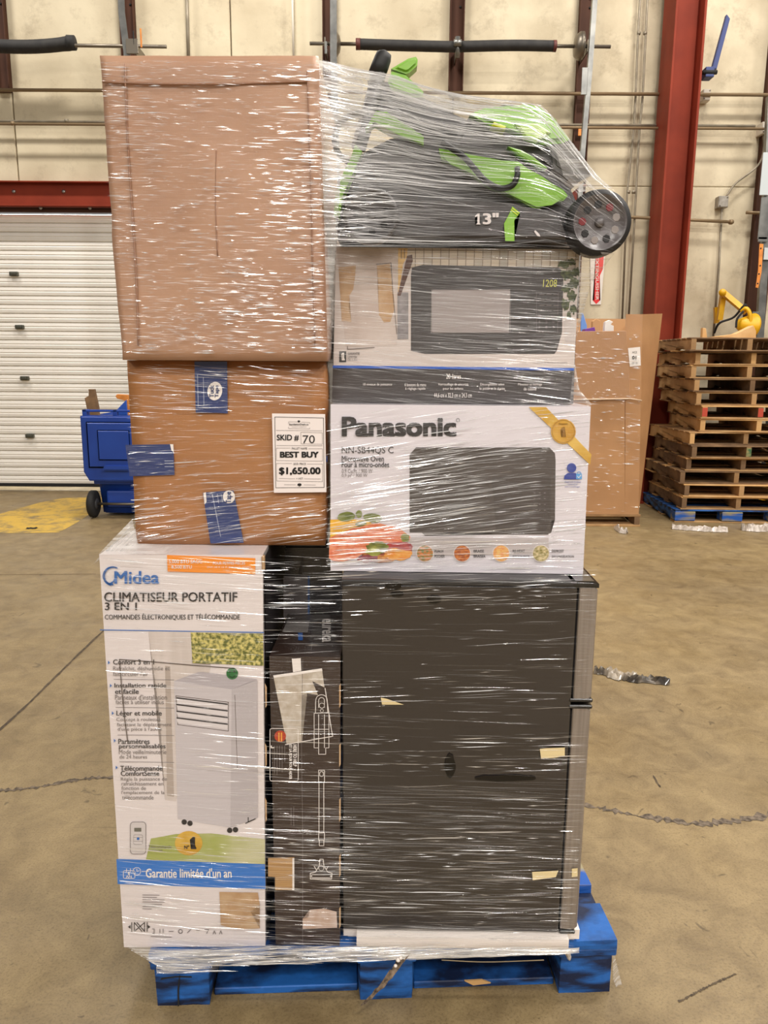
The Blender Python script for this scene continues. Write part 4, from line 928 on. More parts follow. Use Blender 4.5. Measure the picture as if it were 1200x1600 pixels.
prism('top_cap', [(WF - .012, HF - .014), (WD + .002, HF - .014), (WD + .002, HF - .006), (WD - .008, HF + .0), (WF - .012, HF + .0)], -.003, .472, blackpl, fr, .004, 2)
box('bottom_cap', (WF + .003, -.001, .0), (WD - .004, .47, .008), blackpl, fr, .002, 1)
f = Face(FR, fr); tape = M('masking_tape', srgb(226, 206, 156), .6); hole_m = M('film_hole', srgb(14, 13, 13), .2)
for P in ([(843, 1169), (852, 1168), (882, 1167), (882, 1180), (866, 1183), (845, 1184)], [(831, 1361), (872, 1359), (868, 1369), (832, 1374)], [(595, 1089), (605, 1091), (631, 1100), (597, 1100)]): f.poly(P, tape, .003, 'tape_piece')
f2 = Face(FR, fr); f2.poly([(893, 1356), (902, 1355), (902, 1368), (893, 1369)], tape, .003, 'tape_piece')
for P in (f.circ(615, 915, 12, ry=7), f.circ(620, 928, 10, ry=4), f.circ(678, 936, 11, ry=6), f.circ(703, 1196, 8, ry=19), f.circ(790, 1215, 48, ry=5)):
    P = [(x + rnd.uniform(-1, 1), y + rnd.uniform(-.8, .8)) for x, y in P[:-1]]; f.poly(P, hole_m, .0028, 'bare_spot')

# ---- brown carton with blue tape
YT = Fa.o.y + 0.085
def stand(xy_px, Y, z, yaw):
    q = PY(xy_px[0], xy_px[1], Y); return Frame((q.x, Y, z), yaw)
Fq = stand((208, 850), YT, DZ + HA + .001, R(-0.3))
tk = thing('brown_carton', Fq, 'brown carton sealed with blue tape, bearing a white price label', 'carton')
kraftbox = M('kraft_carton', srgb(170, 114, 62), 0.62, col2=srgb(156, 102, 54), scale=5, stretch=(.6, 1, 4), film=True, bump=.12, bscale=10, bdist=.003)
qt = quad_of(Fq, [(193, 566), (512, 562), (512, 849), (208, 850)]); HT = (qt[0][1] + qt[1][1]) / 2
qt = [(qt[0][0], HT), (qt[1][0], HT), (qt[2][0], 0), (qt[3][0], 0)]
from_bm('carton_body', carton_mesh(qt, 0.42, (12, 6, 12), .004, .008, 0, 2.2), kraftbox, tk, True)
f = Face(Fq, tk, -.0015); tb = ink('tape_blue', 28, 48, 104); 
tp = f.poly([(304, 565), (355, 565), (356, 646), (340, 645), (306, 645)], tb, .001, 'tape_strip')
f.disc(336, 611, 11.5, kwhite, .0016, ry=14.5, rot=.15, name='tape_print'); f.text('Tuck', 327.5, 602, 334.5, 621, tb, .03, .0022, rot=-90); f.text('Tape', 336, 602, 343.5, 621, tb, .03, .0022, rot=-90)
f.lines([[(309, 586), (310, 635)], [(318, 590), (319, 634)]], 1.2, ink('tape_grey', 140, 148, 172), .0016, 'small_print')
f.poly([(196, 695), (271, 694), (273, 742), (203, 744)], tb, .001, 'tape_strip'); f.lines([[(203, 706), (227, 706)], [(258, 720), (271, 720)], [(258, 724), (271, 724)], [(258, 729), (271, 729)]], 1.4, MATS['ink_tape_grey'], .0016, 'small_print')
f.poly([(266, 694), (271, 694), (272, 707), (268, 703)], kwhite, .0016, 'tape_print')
f.poly([(317, 770), (322, 769), (365, 766), (381, 848), (329, 849)], tb, .001, 'tape_strip'); f.disc(358, 776, 9.5, kwhite, .0016, ry=10, name='tape_print'); f.text('Tape', 353, 768, 364, 786, tb, .03, .0022, rot=-90)
f.poly([(318, 770), (322, 769), (323, 784), (320, 788)], kwhite, .0016, 'tape_print'); f.lines([[(332, 772), (345, 838)], [(340, 772), (342, 786)], [(346, 772), (348, 784)]], 1.1, MATS['ink_tape_grey'], .0016, 'small_print')
f.poly([(506, 712), (512, 712), (512, 722), (506, 722)], tb, .001, 'tape_strip')
# price label on the film
lab = M('label_paper', srgb(240, 230, 226), .5, spec=.3); lk = M('label_ink', srgb(26, 24, 24), .5)
f = Face(Fq, tk, -.006)
f.poly([(425, 646), (508, 647), (510, 769), (428, 770)], lab, 0, 'price_label')
f.lines([[(429.5, 651.5), (505.5, 653), (506.5, 761.5), (431, 762), (429.5, 651.5)]], .7, lk, .0006)
f.lines([[(451, 659), (464, 659)], [(471, 659.5), (484, 660)], [(451, 659), (451, 662)], [(484, 660), (484, 662)], [(451, 667), (451, 669.5), (484, 670), (484, 668)]], .4, kgrey, .0006)
f.text('liquidationDeals.ca', 452, 661.5, 482, 665.3, lk, .01, .0006); f.text('WHOLESALE LIQUIDATIONS', 456, 666.3, 479, 667.8, kgrey, 0, .0006)
f.lines([[(431.5, 672.5), (503.5, 673)], [(432, 696), (504, 696.5)], [(470, 675.5), (503.5, 676), (504, 694), (470.5, 693.5), (470, 675.5)], [(432, 700), (454, 700)], [(482, 701), (504, 701)], [(432, 700), (432, 719.5), (504, 720.5), (504, 701)], [(432, 724), (456, 724)], [(480, 725), (504, 725)], [(432, 724), (432.5, 751.5), (504, 752.5), (504, 725)], [(436, 747.5), (461, 748)], [(475, 748), (501, 748.3)], [(444, 757.3), (462, 757.4)], [(475, 757.5), (493, 757.8)]], .45, kgrey, .0006)
f.text('SKID #', 432.5, 679, 467, 689, lk, .025, .0008); f.text('70', 473, 680, 492, 692.5, lk, .0, .0008)
f.text('PALLET NAME', 456, 699, 480, 702.3, lk, .0, .0008); f.text('BEST BUY', 437.5, 705.5, 498, 715, lk, .045, .0008)
f.text('SKID PRICE', 458.5, 723.2, 478, 726.4, lk, .0, .0008); f.text('$1,650.00', 436, 730, 501, 742.5, lk, .04, .0008); f.text('+ HST', 463, 746.3, 473.5, 749.2, lk, 0, .0008)
def maple(cx, cy, s_):
    P = [(0, -1), (.2, -.6), (.45, -.75), (.38, -.25), (.9, -.35), (.75, 0), (1, .15), (.35, .6), (.1, .55), (.06, 1), (-.06, 1), (-.1, .55), (-.35, .6), (-1, .15), (-.75, 0), (-.9, -.35), (-.38, -.25), (-.45, -.75), (-.2, -.6)]
    f.poly([(cx + x * s_, cy + y * s_) for x, y in P], lk, .0008, 'leaf_print')
maple(468, 757.5, 3.3); maple(467, 658.5, 2.2)

# ---- big scuffed carton on top
YB = YT - 0.035
Fb = stand((186, 560), YB, DZ + HA + HT + .0015, R(-0.6))
bg = thing('brown_carton', Fb, 'large scuffed brown carton on top, tightly wrapped in film', 'carton')
bigm = M('scuffed_carton', srgb(188, 146, 116), 0.6, col2=srgb(166, 124, 96), scale=4, stretch=(1, 1, .6), film=True, bump=.35, bscale=7, bdist=.006, lo=.3, hi=.7)
qb = quad_of(Fb, [(148, 84), (502, 86), (516, 552), (183, 562)])
zt_ = (qb[0][1] + qb[1][1]) / 2; qb = [(qb[0][0], zt_), (qb[1][0], zt_), (qb[2][0], 0), (qb[3][0], 0)]
from_bm('carton_body', carton_mesh(qb, 0.45, (22, 10, 28), .006, .008, .003, 5.5), bigm, bg, True)
f = Face(Fb, bg, -.002)
seam = M('carton_seam', srgb(152, 110, 84), .7, film=True); scuff = M('carton_scuff', srgb(118, 100, 92), .6, film=True, col2=srgb(160, 122, 96), scale=30)
def strip_tube(pix, r, m_, nm): tube(nm, smooth_path([Fb.px(x, y, -.001) for x, y in pix], 16), r, m_, bg, 6)
strip_tube([(160, 128), (250, 131), (360, 131), (480, 127)], .0022, seam, 'flap_edge')
strip_tube([(195, 100), (200, 230), (212, 420), (216, 540)], .0018, seam, 'flap_edge')
strip_tube([(338, 235), (337, 320), (340, 400)], .0016, seam, 'flap_edge')
strip_tube([(480, 110), (486, 300), (492, 540)], .0014, seam, 'flap_edge')

# ---- microwave carton, lower
def plain_carton(nm, F, pix, depth, m_, label, cat='carton'):
    t = thing(nm, F, label, cat); q = quad_of(F, pix); h = (q[0][1] + q[1][1]) / 2
    q = [(q[0][0], h), (q[1][0], h), (q[2][0], 0), (q[3][0], 0)]
    from_bm('carton_body', carton_mesh(q, depth, (4, 4, 5), 0, .004), m_, t); return t, Face(F, t), h, q
zfr = DZ + .0325 + HF
Fn = stand((515, 893), FR.o.y + 0.055, zfr + .001, R(-1.5))
mw1, f, HN, qn = plain_carton('microwave_carton', Fn, [(515, 633), (925, 634), (913, 891), (515, 893)], 0.40, M('carton_white2', srgb(220, 213, 219), .5, film=True), 'white microwave oven carton with gold ribbon on the fridge')
charcoal = ink('charcoal', 78, 70, 66)
f.text('Panasonic', 534, 651, 713, 682, kblack, .04); f.lines([f.circ(715.5, 656.5, 2.6)], .7, kblack)
f.text('NN-SB44QS C', 534, 698, 615, 710, kblack, 0); f.text('Microwave Oven', 534, 712, 600, 721, kblack, .005); f.text('Four à micro-ondes', 534, 721.5, 608, 730, kblack, .012)
f.text('0.9 Cu.Ft. / 900 W', 534, 732.5, 582, 739, kgrey, 0); f.text('0,9 pi³ / 900 W', 534, 740, 574, 746.5, kgrey, 0)
f.poly([(650, 699), (858, 699), (867, 708), (868, 720), (867, 812), (861, 814), (861, 832), (856, 835), (772, 835), (765, 832), (692, 832), (686, 837), (664, 837), (659, 832), (640, 832), (640, 710)], charcoal, .0008, 'printed_microwave')
f.poly([(768, 745), (860, 745), (860, 812), (852, 830), (775, 830)], ink('charcoal2', 70, 62, 59), .0011, 'printed_microwave')
f.lines([[(834 + 8 * a, 770 + 9 * b), (836 + 8 * a, 770 + 9 * b)] for a in range(3) for b in range(4)], 1.4, kgrey, .0014, 'printed_keys')
f.poly([(640, 840), (690, 839), (765, 841), (857, 840), (858, 866), (640, 868)], ink('reflection_print', 190, 180, 180), .0006)
f.poly([(826, 636), (853, 636), (924, 710), (922, 726)], gold, .0008, 'gold_ribbon'); f.disc(880, 674, 19.5, ink('gold2', 212, 164, 60, col2=srgb(196, 142, 36), scale=30), .0013, name='gold_medal')
f.lines([f.circ(880, 674, 17.5)], .7, ink('gold_dark', 150, 104, 24), .0017); f.one(875.5, 667, 884, 683, ink('gold_dark', 0, 0, 0), .0018); f.text('Panasonic', 873, 660.5, 887, 663.5, ink('gold_dark', 0, 0, 0), .01, .0018)
navy = ink('navy', 46, 66, 150); f.disc(893, 731, 7.4, navy); f.poly([(881, 749), (882, 743), (887, 739), (899, 739), (904, 743), (905, 749)], navy); f.rect(900, 740, 909, 748.5, ink('sky', 90, 160, 220), .0011)
f.lines([f.circ(904.5, 740, 3, 180, 360, 8)], 1, ink('sky', 0, 0, 0), .0011); f.lines([[(902, 744), (904, 746.5), (907.5, 742)]], .9, kwhite, .0015)
f.text('Child Lock Enabled', 882, 751.5, 907, 754.5, navy); f.text('Système de', 887, 755.5, 902, 758.3, navy); f.text('verrouillage', 882, 759, 906, 762, navy)
# printed food
def food(nm, c1, c2, sc=60):
    if 'ink_' + nm in MATS: return MATS['ink_' + nm]
    return ink(nm, *c1, col2=srgb(*c2), scale=sc, stretch=(1, 1, 2))
f.poly([(516, 812), (548, 811), (576, 814), (590, 824), (516, 852)], food('pep_y', (236, 170, 30), (248, 196, 70)), .0007, 'printed_food')
f.poly([(514, 872), (515, 840), (548, 826), (590, 817), (622, 824), (641, 838), (640, 846), (600, 848), (578, 858), (556, 872), (536, 877), (520, 876)], food('salmon', (222, 110, 70), (240, 156, 116), 90), .0010, 'printed_food')
f.blob(620, 858, 24, 14, food('magenta', (150, 60, 70), (196, 70, 60)), .0009, name='printed_food'); f.blob(598, 869, 34, 9, food('mixveg', (150, 70, 60), (222, 150, 60)), .0008, name='printed_food')
f.blob(622, 866, 22, 9, food('orange_veg', (230, 140, 40), (240, 176, 90)), .0012, name='printed_food'); f.blob(590, 855, 17, 9, food('olive', (96, 106, 30), (150, 150, 60)), .0013, name='printed_food'); f.blob(584, 862, 12, 6, food('lime', (150, 156, 56), (180, 180, 90)), .0015, name='printed_food')
f.blob(575, 873, 16, 6, food('plum', (112, 50, 60), (150, 70, 80)), .0012, name='printed_food'); f.blob(633, 840, 7, 7, food('olive', 0, 0), .0014, name='printed_food')
leaf = food('basil', (92, 104, 36), (140, 148, 78), 40)
f.blob(541, 807, 14, 7.5, leaf, .0016, rough=.04, rot=-.1, name='printed_food'); f.blob(582, 809, 15, 7, leaf, .0016, rough=.04, rot=.1, name='printed_food'); f.blob(561, 803, 5, 6, leaf, .0018, rough=.05, name='printed_food'); f.blob(564, 818, 9, 4, leaf, .0018, rough=.05, rot=-.2, name='printed_food')
for x, c1, c2, a, b, tx in ((664, (96, 120, 56), (226, 130, 70), 'POACH', 'POCHER', 679), (722, (150, 66, 30), (220, 130, 50), 'BRAISE', 'BRAISER', 740), (783, (222, 140, 70), (236, 190, 110), 'RE-HEAT', 'RÉCHAUFFER', 801), (845, (130, 120, 60), (226, 206, 160), 'DEFROST', 'DÉCONGÉLATION', 862)):
    f.disc(x, 864.5, 14, ink('plate', 214, 204, 202), .0008, name='printed_food'); f.disc(x, 864.5, 12.5, food('dish_' + a.lower(), c1, c2, 130), .0012, name='printed_food')
    f.text(a, tx, 858.5, tx + len(a) * 2.7, 863, kblack, .01); f.text(b, tx, 866.5, tx + len(b) * 2.65, 871, kblack, .01)

# ---- microwave carton, upper
Fu = stand((519, 632), Fn.o.y + 0.06, zfr + HN + .002, R(-0.8))
Fu.o.x = PY(519, 600, Fu.o.y).x
mw2, f, HU, qu = plain_carton('microwave_carton', Fu, [(524, 384), (907, 388), (897, 640), (517, 640)], 0.36, M('carton_charcoal', srgb(58, 52, 50), .45, film=True), 'dark microwave carton with kitchen picture, under the mower')
wallp = ink('kitchen_wall', 206, 194, 188)
f.poly([(525, 386), (906, 390), (897, 575), (521, 571)], wallp, .0004, 'printed_scene')
tiles = bpy.data.materials.new('printed_tiles'); tiles.use_nodes = True; _nt = tiles.node_tree; _b = _nt.nodes['Principled BSDF']; _br = _nt.nodes.new('ShaderNodeTexBrick'); _tc = _nt.nodes.new('ShaderNodeTexCoord'); _mp = _nt.nodes.new('ShaderNodeMapping')
_mp.inputs['Rotation'].default_value = (R(90), 0, 0); _br.inputs['Scale'].default_value = 1.0; _br.offset = 0.0; _br.inputs['Brick Width'].default_value = .0165; _br.inputs['Row Height'].default_value = .0165; _br.inputs['Mortar Size'].default_value = .0009; _br.inputs['Bias'].default_value = -.2
_br.inputs['Color1'].default_value = (*srgb(204, 190, 172), 1); _br.inputs['Color2'].default_value = (*srgb(160, 156, 148), 1); _br.inputs['Mortar'].default_value = (*srgb(140, 126, 112), 1)
_nt.links.new(_tc.outputs['Object'], _mp.inputs[0]); _nt.links.new(_mp.outputs[0], _br.inputs[0]); _nt.links.new(_br.outputs[0], _b.inputs['Base Color']); _b.inputs['Roughness'].default_value = .4; _b.inputs['Coat Weight'].default_value = .6
f.poly([(637, 388), (904, 391), (903, 428), (640, 420)], tiles, .0007, 'printed_tiles')
f.poly([(526, 388), (622, 389), (620, 540), (540, 542)], ink('torn_paper', 204, 190, 182, col2=srgb(186, 168, 158), scale=14), .0007, 'torn_label')
f.poly([(529, 418), (556, 415), (555, 432), (552, 452), (546, 462), (545, 480), (549, 503), (534, 502)], kraft, .001, 'torn_label'); f.poly([(589, 415), (609, 412), (614, 450), (617, 480), (610, 503), (600, 504), (592, 492), (591, 440)], kraft, .001, 'torn_label')
f.lines([[(588, 413), (611, 411), (614, 460), (620, 522)], [(543, 541), (543, 546), (585, 543)]], 1.0, kline, .0013)
f.poly([(622, 388), (637, 388), (636, 402), (630, 412), (626, 440), (622, 460)], food('spoon', (206, 164, 100), (226, 190, 130)), .0011, 'printed_scene'); f.lines([[(627, 390), (627, 404)], [(632, 390), (632, 404)]], 1, kline, .0014)
f.poly([(636, 400), (644, 398), (645, 408), (636, 434), (626, 462), (621, 462)], ink('spatula', 92, 62, 52), .0013, 'printed_scene'); f.rect(621, 457, 638, 530, ink('pot_grey', 116, 110, 112, col2=srgb(150, 144, 144), scale=60), .0012, 'printed_scene')
f.poly([(642, 430), (644, 418), (660, 414), (872, 418), (880, 424), (880, 446), (878, 520), (870, 548), (866, 553), (664, 553), (642, 548)], ink('mw_dark', 58, 53, 52), .001, 'printed_microwave')
f.poly([(674, 453), (797, 452), (795, 520), (673, 520)], ink('mw_window', 156, 146, 144), .0014, 'printed_microwave'); f.lines([f.rrect(674, 453, 797, 520, 3)], 1, kgrey, .0017)
f.text('1208', 848, 437, 870, 448.5, ink('lcd', 206, 206, 90), .0, .0017, shear=.1)
f.lines([[(843 + 11 * a, 460 + 8.6 * b), (850 + 11 * a, 460 + 8.6 * b)] for a in range(3) for b in range(4)], 1.2, kgrey, .0016, 'printed_keys'); f.lines([[(838, 456), (872, 456), (871, 520), (838, 520), (838, 456)], [(838, 490), (872, 490)]], .5, kgrey, .0016)
for a in range(3):
    for b in range(3): f.text(str(1 + a + 3 * b), 841 + 11 * a, 492 + 8.5 * b, 844 + 11 * a, 496.5 + 8.5 * b, kgrey, 0, .0016)
pg = food('plant', (44, 52, 30), (96, 104, 66), 120)
for x, y, a, b in ((880, 413, 9, 6), (893, 410, 7, 5), (899, 425, 7, 7), (885, 430, 9, 8), (896, 443, 8, 8), (884, 452, 7, 6), (893, 463, 7, 9), (883, 475, 6, 9), (896, 482, 5, 8), (889, 492, 3, 6)): f.blob(x, y, a, b, pg, .0014 + .0001 * rnd.random(), rough=.3, name='printed_leaf')
f.poly([(880, 499), (901, 499), (899, 534), (883, 534)], ink('pot_white', 196, 186, 182), .0012, 'printed_scene')
f.rect(530, 549, 541, 566, kblack, .0011); f.one(533, 551, 539, 563, kwhite); f.text('GARANTIE', 543.5, 550.5, 562, 554.5, kgrey, .01); f.text('LIMITÉE', 543.5, 555.5, 558, 559.5, kgrey, .01); f.text('DE 1 AN', 543.5, 560.5, 558, 564, kgrey, 0)
f.text('Accessoires de décoration non compris', 833, 565, 886, 568.5, kgrey, 0)
f.poly([(520, 571), (897, 575), (896.8, 579), (520, 575)], ink('blue_rule', 40, 92, 190), .001)
f.text('20 litres', 697, 584, 720, 592, kwhite, .01); f.lines([[(567, 594), (850, 596)]], .6, kgrey)
for (a, b), x in zip((('10 niveaux de puissance', ''), ('6 boutons du menu', 'à réglage rapide'), ('Verrouillage de sécurité', 'pour les enfants'), ('Décongélation selon', 'le poids et la durée'), ('Minuteur et horloge', 'de cuisine')), (590, 649, 708, 769, 828)):
    f.text(a, x - len(a) * .98, 598.5, x + len(a) * .98, 603.5, kwhite, 0)
    if b: f.text(b, x - len(b) * .98, 605, x + len(b) * .98, 610, kwhite, 0)
f.text('44,6 cm x 32,3 cm x 24,3 cm', 678, 614, 737, 622, kwhite, 0)

# ================================================================== LAWN MOWER on top
YM = Fu.o.y - 0.05
Fm = Frame((PY(524, 384, YM).x, YM, zfr + HN + .002 + HU + .001), R(0))
Fm.o.z = zfr + HN + HU + .006
mo = thing('lawn_mower', Fm, 'dark grey and lime green electric lawn mower laid on the cartons', 'lawn mower')
mdark = M('mower_dark_plastic', srgb(50, 46, 46), .5, col2=srgb(58, 53, 53), scale=30, film=True)
mgreen = M('mower_lime', srgb(132, 190, 40), .4, film=True, col2=srgb(122, 178, 34), scale=6)
mblack = M('mower_black', srgb(24, 23, 23), .55)
def mp(pix, w=0.0): return [Fm.px(x, y, w) for x, y in pix]
def mprism(nm, pix, w0, w1, m_, bev=.006, seg=2, par=None): 
    q = mp(pix, w0); q = [(p.x, max(p.z, 0.001)) if nm in ('deck', 'skirt') else (p.x, p.z) for p in q]
    return prism(nm, q, w0, w1, m_, mo if par is None else par, bev, seg)
deck = mprism('deck', [(530, 384), (524, 350), (545, 272), (568, 236), (610, 214), (660, 214), (720, 216), (790, 236), (850, 262), (893, 292), (906, 320), (900, 384)], 0.035, 0.36, mdark, .012, 3)
mprism('skirt', [(528, 384), (524, 352), (600, 340), (640, 306), (700, 312), (800, 318), (880, 330), (897, 384)], 0.005, 0.05, mdark, .01, 3)
mprism('motor_hood', [(700, 232), (735, 178), (790, 160), (840, 163), (866, 186), (893, 220), (900, 262), (850, 262), (780, 236)], 0.08, 0.33, mdark, .012, 3)
mprism('hood_cover', [(735, 176), (760, 166), (826, 161), (846, 165), (868, 186), (892, 216), (880, 222), (848, 224), (832, 216), (800, 203), (766, 194)], 0.055, 0.30, mgreen, .008, 2)
mprism('window_strip', [(772, 190), (791, 197), (789, 203), (768, 196)], 0.045, 0.08, M('hood_yellow', srgb(214, 220, 60), .4), .002, 1)
mprism('window_strip', [(805, 192), (840, 192), (862, 206), (838, 222), (820, 214)], 0.046, 0.07, M('hood_pale', srgb(176, 206, 110), .3), .004, 1)
cl = M('clear_plastic', srgb(90, 86, 84), .08, coat=1)
mprism('grass_flap', [(862, 222), (893, 218), (914, 252), (926, 272), (905, 284), (866, 262)], 0.06, 0.28, cl, .006, 2)
mprism('side_panel', [(686, 231), (700, 234), (740, 246), (811, 252), (846, 279), (881, 296), (888, 305), (881, 313), (862, 317), (838, 327), (797, 304), (767, 292), (735, 270), (705, 253), (690, 248)], 0.012, 0.06, mgreen, .004, 2)
mprism('accent_stripe', [(794, 228), (815, 234), (835, 246), (856, 262), (846, 262), (812, 244)], 0.02, 0.06, mgreen, .003, 1)
mprism('upper_panel', [(587, 173), (604, 174), (621, 186), (641, 199), (662, 212), (662, 226), (650, 221), (630, 214), (608, 203), (585, 188), (576, 199), (571, 201)], 0.02, 0.06, mgreen, .004, 2)
mprism('rear_trim', [(555, 224), (566, 236), (557, 257), (546, 275), (536, 305), (530, 338), (521, 337), (524, 305), (536, 270), (547, 248)], 0.0, 0.045, mgreen, .004, 2)
# folded handle
def mt(pix, r, m_, nm, par=None, seg=12, n=0):
    pts = [Fm.px(*p) for p in pix]; pts = smooth_path(pts, n) if n else pts
    return tube(nm, pts, r, m_, mo if par is None else par, seg)
mt([(560, 232, .07), (572, 190, .08), (584, 148, .09), (592, 112, .10)], .015, mdark, 'handle_tube', n=12)
mt([(588, 118, .10), (594, 103, .10), (598, 92, .10), (600, 84, .10), (601, 79, .10)], [.017, .0172, .0165, .0145, .004], mblack, 'handle_grip', seg=16)
mt([(575, 170, .10), (650, 196, .12), (730, 222, .14), (800, 250, .14)], .014, mdark, 'handle_tube', n=12)
mprism('switch_lever', [(611, 106), (638, 90), (650, 87), (653, 92), (652, 101), (640, 112), (634, 114)], 0.09, 0.13, mgreen, .005, 3)
mprism('switch_lever', [(606, 126), (612, 110), (634, 116), (662, 142), (660, 151), (640, 150), (612, 140)], 0.09, 0.14, mgreen, .005, 2)
mprism('switch_box', [(574, 124), (606, 126), (640, 150), (700, 172), (740, 190), (735, 206), (670, 206), (610, 190), (580, 178)], 0.10, 0.18, mdark, .008, 2)
mt([(574, 176, .03), (556, 178, .02), (535, 188, .02), (523, 212, .02), (527, 236, .02), (542, 252, .02), (560, 258, .02), (580, 262, .02)], .0055, mblack, 'power_cord', n=36, seg=8)
mt([(690, 222, .0), (722, 243, .0), (740, 262, -.004), (758, 282, -.004), (780, 294, -.004), (800, 290, -.004), (808, 275, -.004), (808, 262, .0)], .0055, mblack, 'power_cord', n=40, seg=8)
# wheels
def wheel(nm_px, r, w0, w1, holes, m_=mdark):
    c = Fm.px(nm_px[0], nm_px[1], w0)
    o = lathe('wheel', [(r * .2, .006), (r * .80, .006), (r * .86, 0.0), (r * .97, .003), (r, .010), (r, w1 - w0 - .01), (r * .9, w1 - w0), (r * .2, w1 - w0)], (c.x, w0, c.z), (0, 1, 0), m_, mo, 48)
    n = len(holes)
    for k, hm in enumerate(holes):
        a = 2 * math.pi * k / n + .3; rr = r * .56; cx, cz = c.x + rr * math.cos(a), c.z + rr * math.sin(a)
        lathe('spoke_spot', [(r * .02, 0), (r * .12, .0), (r * .14, .0012)], (cx, w0 + .0052, cz), (0, 1, 0), hm, o, 7, smooth=False)
    lathe('hub_cap', [(r * .02, 0), (r * .14, .001), (r * .17, .007)], (c.x, w0, c.z), (0, 1, 0), m_, o, 20)
    return c
ht = M('tyre_black', srgb(30, 28, 28), .6)
wheel((580, 336), .052, -.012, .02, [ht] * 7)
gr = M('wheel_grey_glaze', srgb(84, 78, 78), .25, film=True); lt = M('wheel_light_spot', srgb(146, 138, 134), .3); rd = M('wheel_red_spot', srgb(120, 34, 38), .4)  # wheel grey lightened to carry the film's glaze; light spots are flat colour
cw = wheel((938, 347), .0575, -.022, .03, [lt, rd, ht, ht, rd, ht, lt, ht, lt], gr)
lathe('wheel_tyre', [(.050, .0), (.0585, .003), (.060, .012), (.060, .04), (.055, .05)], (cw.x, -.022, cw.z), (0, 1, 0), ht, mo, 48, caps=False)
e = Fm.px(986, 341, .0); tube('axle_end', [(cw.x + .055, .004, e.z), (e.x, .004, e.z)], [.010, .005], mblack, mo, 10)
f = Face(Fm, mo, 0.004)
f.one(742, 334, 751, 351, M('mower_print', srgb(222, 214, 212), .5), .002); f.text('3"', 754, 333, 779, 351, M('mower_print', 0, 0), .03, .002)
f.poly([(800, 323), (812, 333), (803, 345), (803, 383), (789, 378), (787, 350), (795, 335)], mgreen, .004, 'green_tag'); f.lines([[(800, 326), (810, 334)], [(798, 329), (808, 337)]], 1.4, MATS['hood_yellow'], .006, 'tag_print')
f.poly([(836, 360), (842, 366), (844, 370), (839, 369), (834, 362)], M('mower_print', 0, 0), .003, 'latch_clip')

# ================================================================== STRETCH FILM
FF = Frame((0, 0, 0))
wrap = thing('stretch_film', FF, 'clear stretch film with white creases wound around the whole load', 'stretch film')
CV, CF, CA = [], [], []
def crease(pts, w, a, tilt):
    n = len(pts); k = len(CV)
    for i, p in enumerate(pts):
        t = (pts[min(i + 1, n - 1)] - pts[max(i - 1, 0)]).normalized(); out = Vector((0, -1, 0)); up = out.cross(t).normalized()
        s = (up * math.cos(tilt) - out * math.sin(tilt)) * w * 0.5; tp = 1.0 if 0 < i < n - 1 else 0.25
        CV.extend((p + s * tp, p - s * tp)); al = a * (1.0 if 0 < i < n - 1 else 0.3); CA.extend((al, al))
    for i in range(n - 1): CF.append((k + 2 * i, k + 2 * i + 2, k + 2 * i + 3, k + 2 * i + 1))
def zone(n, area, Yf, slope, L=(15, 90), w=(.0004, .0012), a=(.15, .6), curve=0.0, bright=0.12, seed=1, dens=None, jit=.03, clip=None):
    """area(u,v)->pixel; Yf(x,y) depth; slope(x,y) in px/px"""
    rr = random.Random(seed); done = 0; tries = 0
    while done < n and tries < n * 20:
        tries += 1; u, v = rr.random(), rr.random(); x, y = area(u, v)
        if dens and rr.random() > dens(x, y): continue
        ln = math.exp(rr.uniform(math.log(L[0]), math.log(L[1]))); s = slope(x, y) + rr.gauss(0, jit); m = max(3, int(ln / 25) + 2)
        b = rr.random() < bright; ww = rr.uniform(*w) * (1.7 if b else 1); aa = min(.95, rr.uniform(*a) * (2.2 if b else 1)); c = rr.gauss(0, 1) * curve; pts = []
        for i in range(m):
            t = i / (m - 1) - .5; qx, qy = x + ln * t, y + ln * t * s + c * t * t * ln + rr.gauss(0, .25)
            if clip:
                lo_, hi_ = clip(qy); qx = min(max(qx, lo_), hi_)
            pts.append(PY(qx, qy, Yf(qx, qy)))
        crease(pts, ww, aa, rr.uniform(0, .65)); done += 1
def rectarea(x0, y0, x1, y1): return lambda u, v: (x0 + (x1 - x0) * u, y0 + (y1 - y0) * v)
lerp = lambda a, b, t: a + (b - a) * t
# big carton
yb = Fb.o.y - .010
def A_big(u, v): y = lerp(95, 552, v); return lerp(lerp(153, 188, v) + 6, lerp(499, 512, v) - 4, u), y
def d_big(x, y):
    e = min(x - 160, 505 - x); d = .28 + .6 * math.exp(-max(e, 0) / 45)
    if y > 360 and 300 < x < 400: d += .3
    if y > 480: d += .25
    return d * (.5 + .9 * max(0, noise.noise(Vector((x * .012, y * .012, 3)))) * 1.6)
zone(2600, A_big, lambda x, y: yb, lambda x, y: .03, (6, 45), (.0005, .0016), (.12, .55), .05, .2, 11, d_big, clip=lambda y: (lerp(152, 186, (y - 90) / 470), lerp(500, 512, (y - 90) / 470)))
# blue-tape carton
yt = Fq.o.y - .009
def A_tk(u, v): y = lerp(570, 846, v); return lerp(lerp(196, 210, v), 510, u), y
def lab_out(x, y): return 0 if (420 < x < 514 and 640 < y < 775) else 1
zone(700, A_tk, lambda x, y: yt, lambda x, y: lerp(.08, -.16, (y - 570) / 280), (10, 70), (.0004, .0012), (.2, .7), .02, .2, 12, lambda x, y: lab_out(x, y) * (.35 + .9 * (y > 770) + .3 * (y < 640)), clip=lambda y: (lerp(194, 208, (y - 566) / 284), 511))
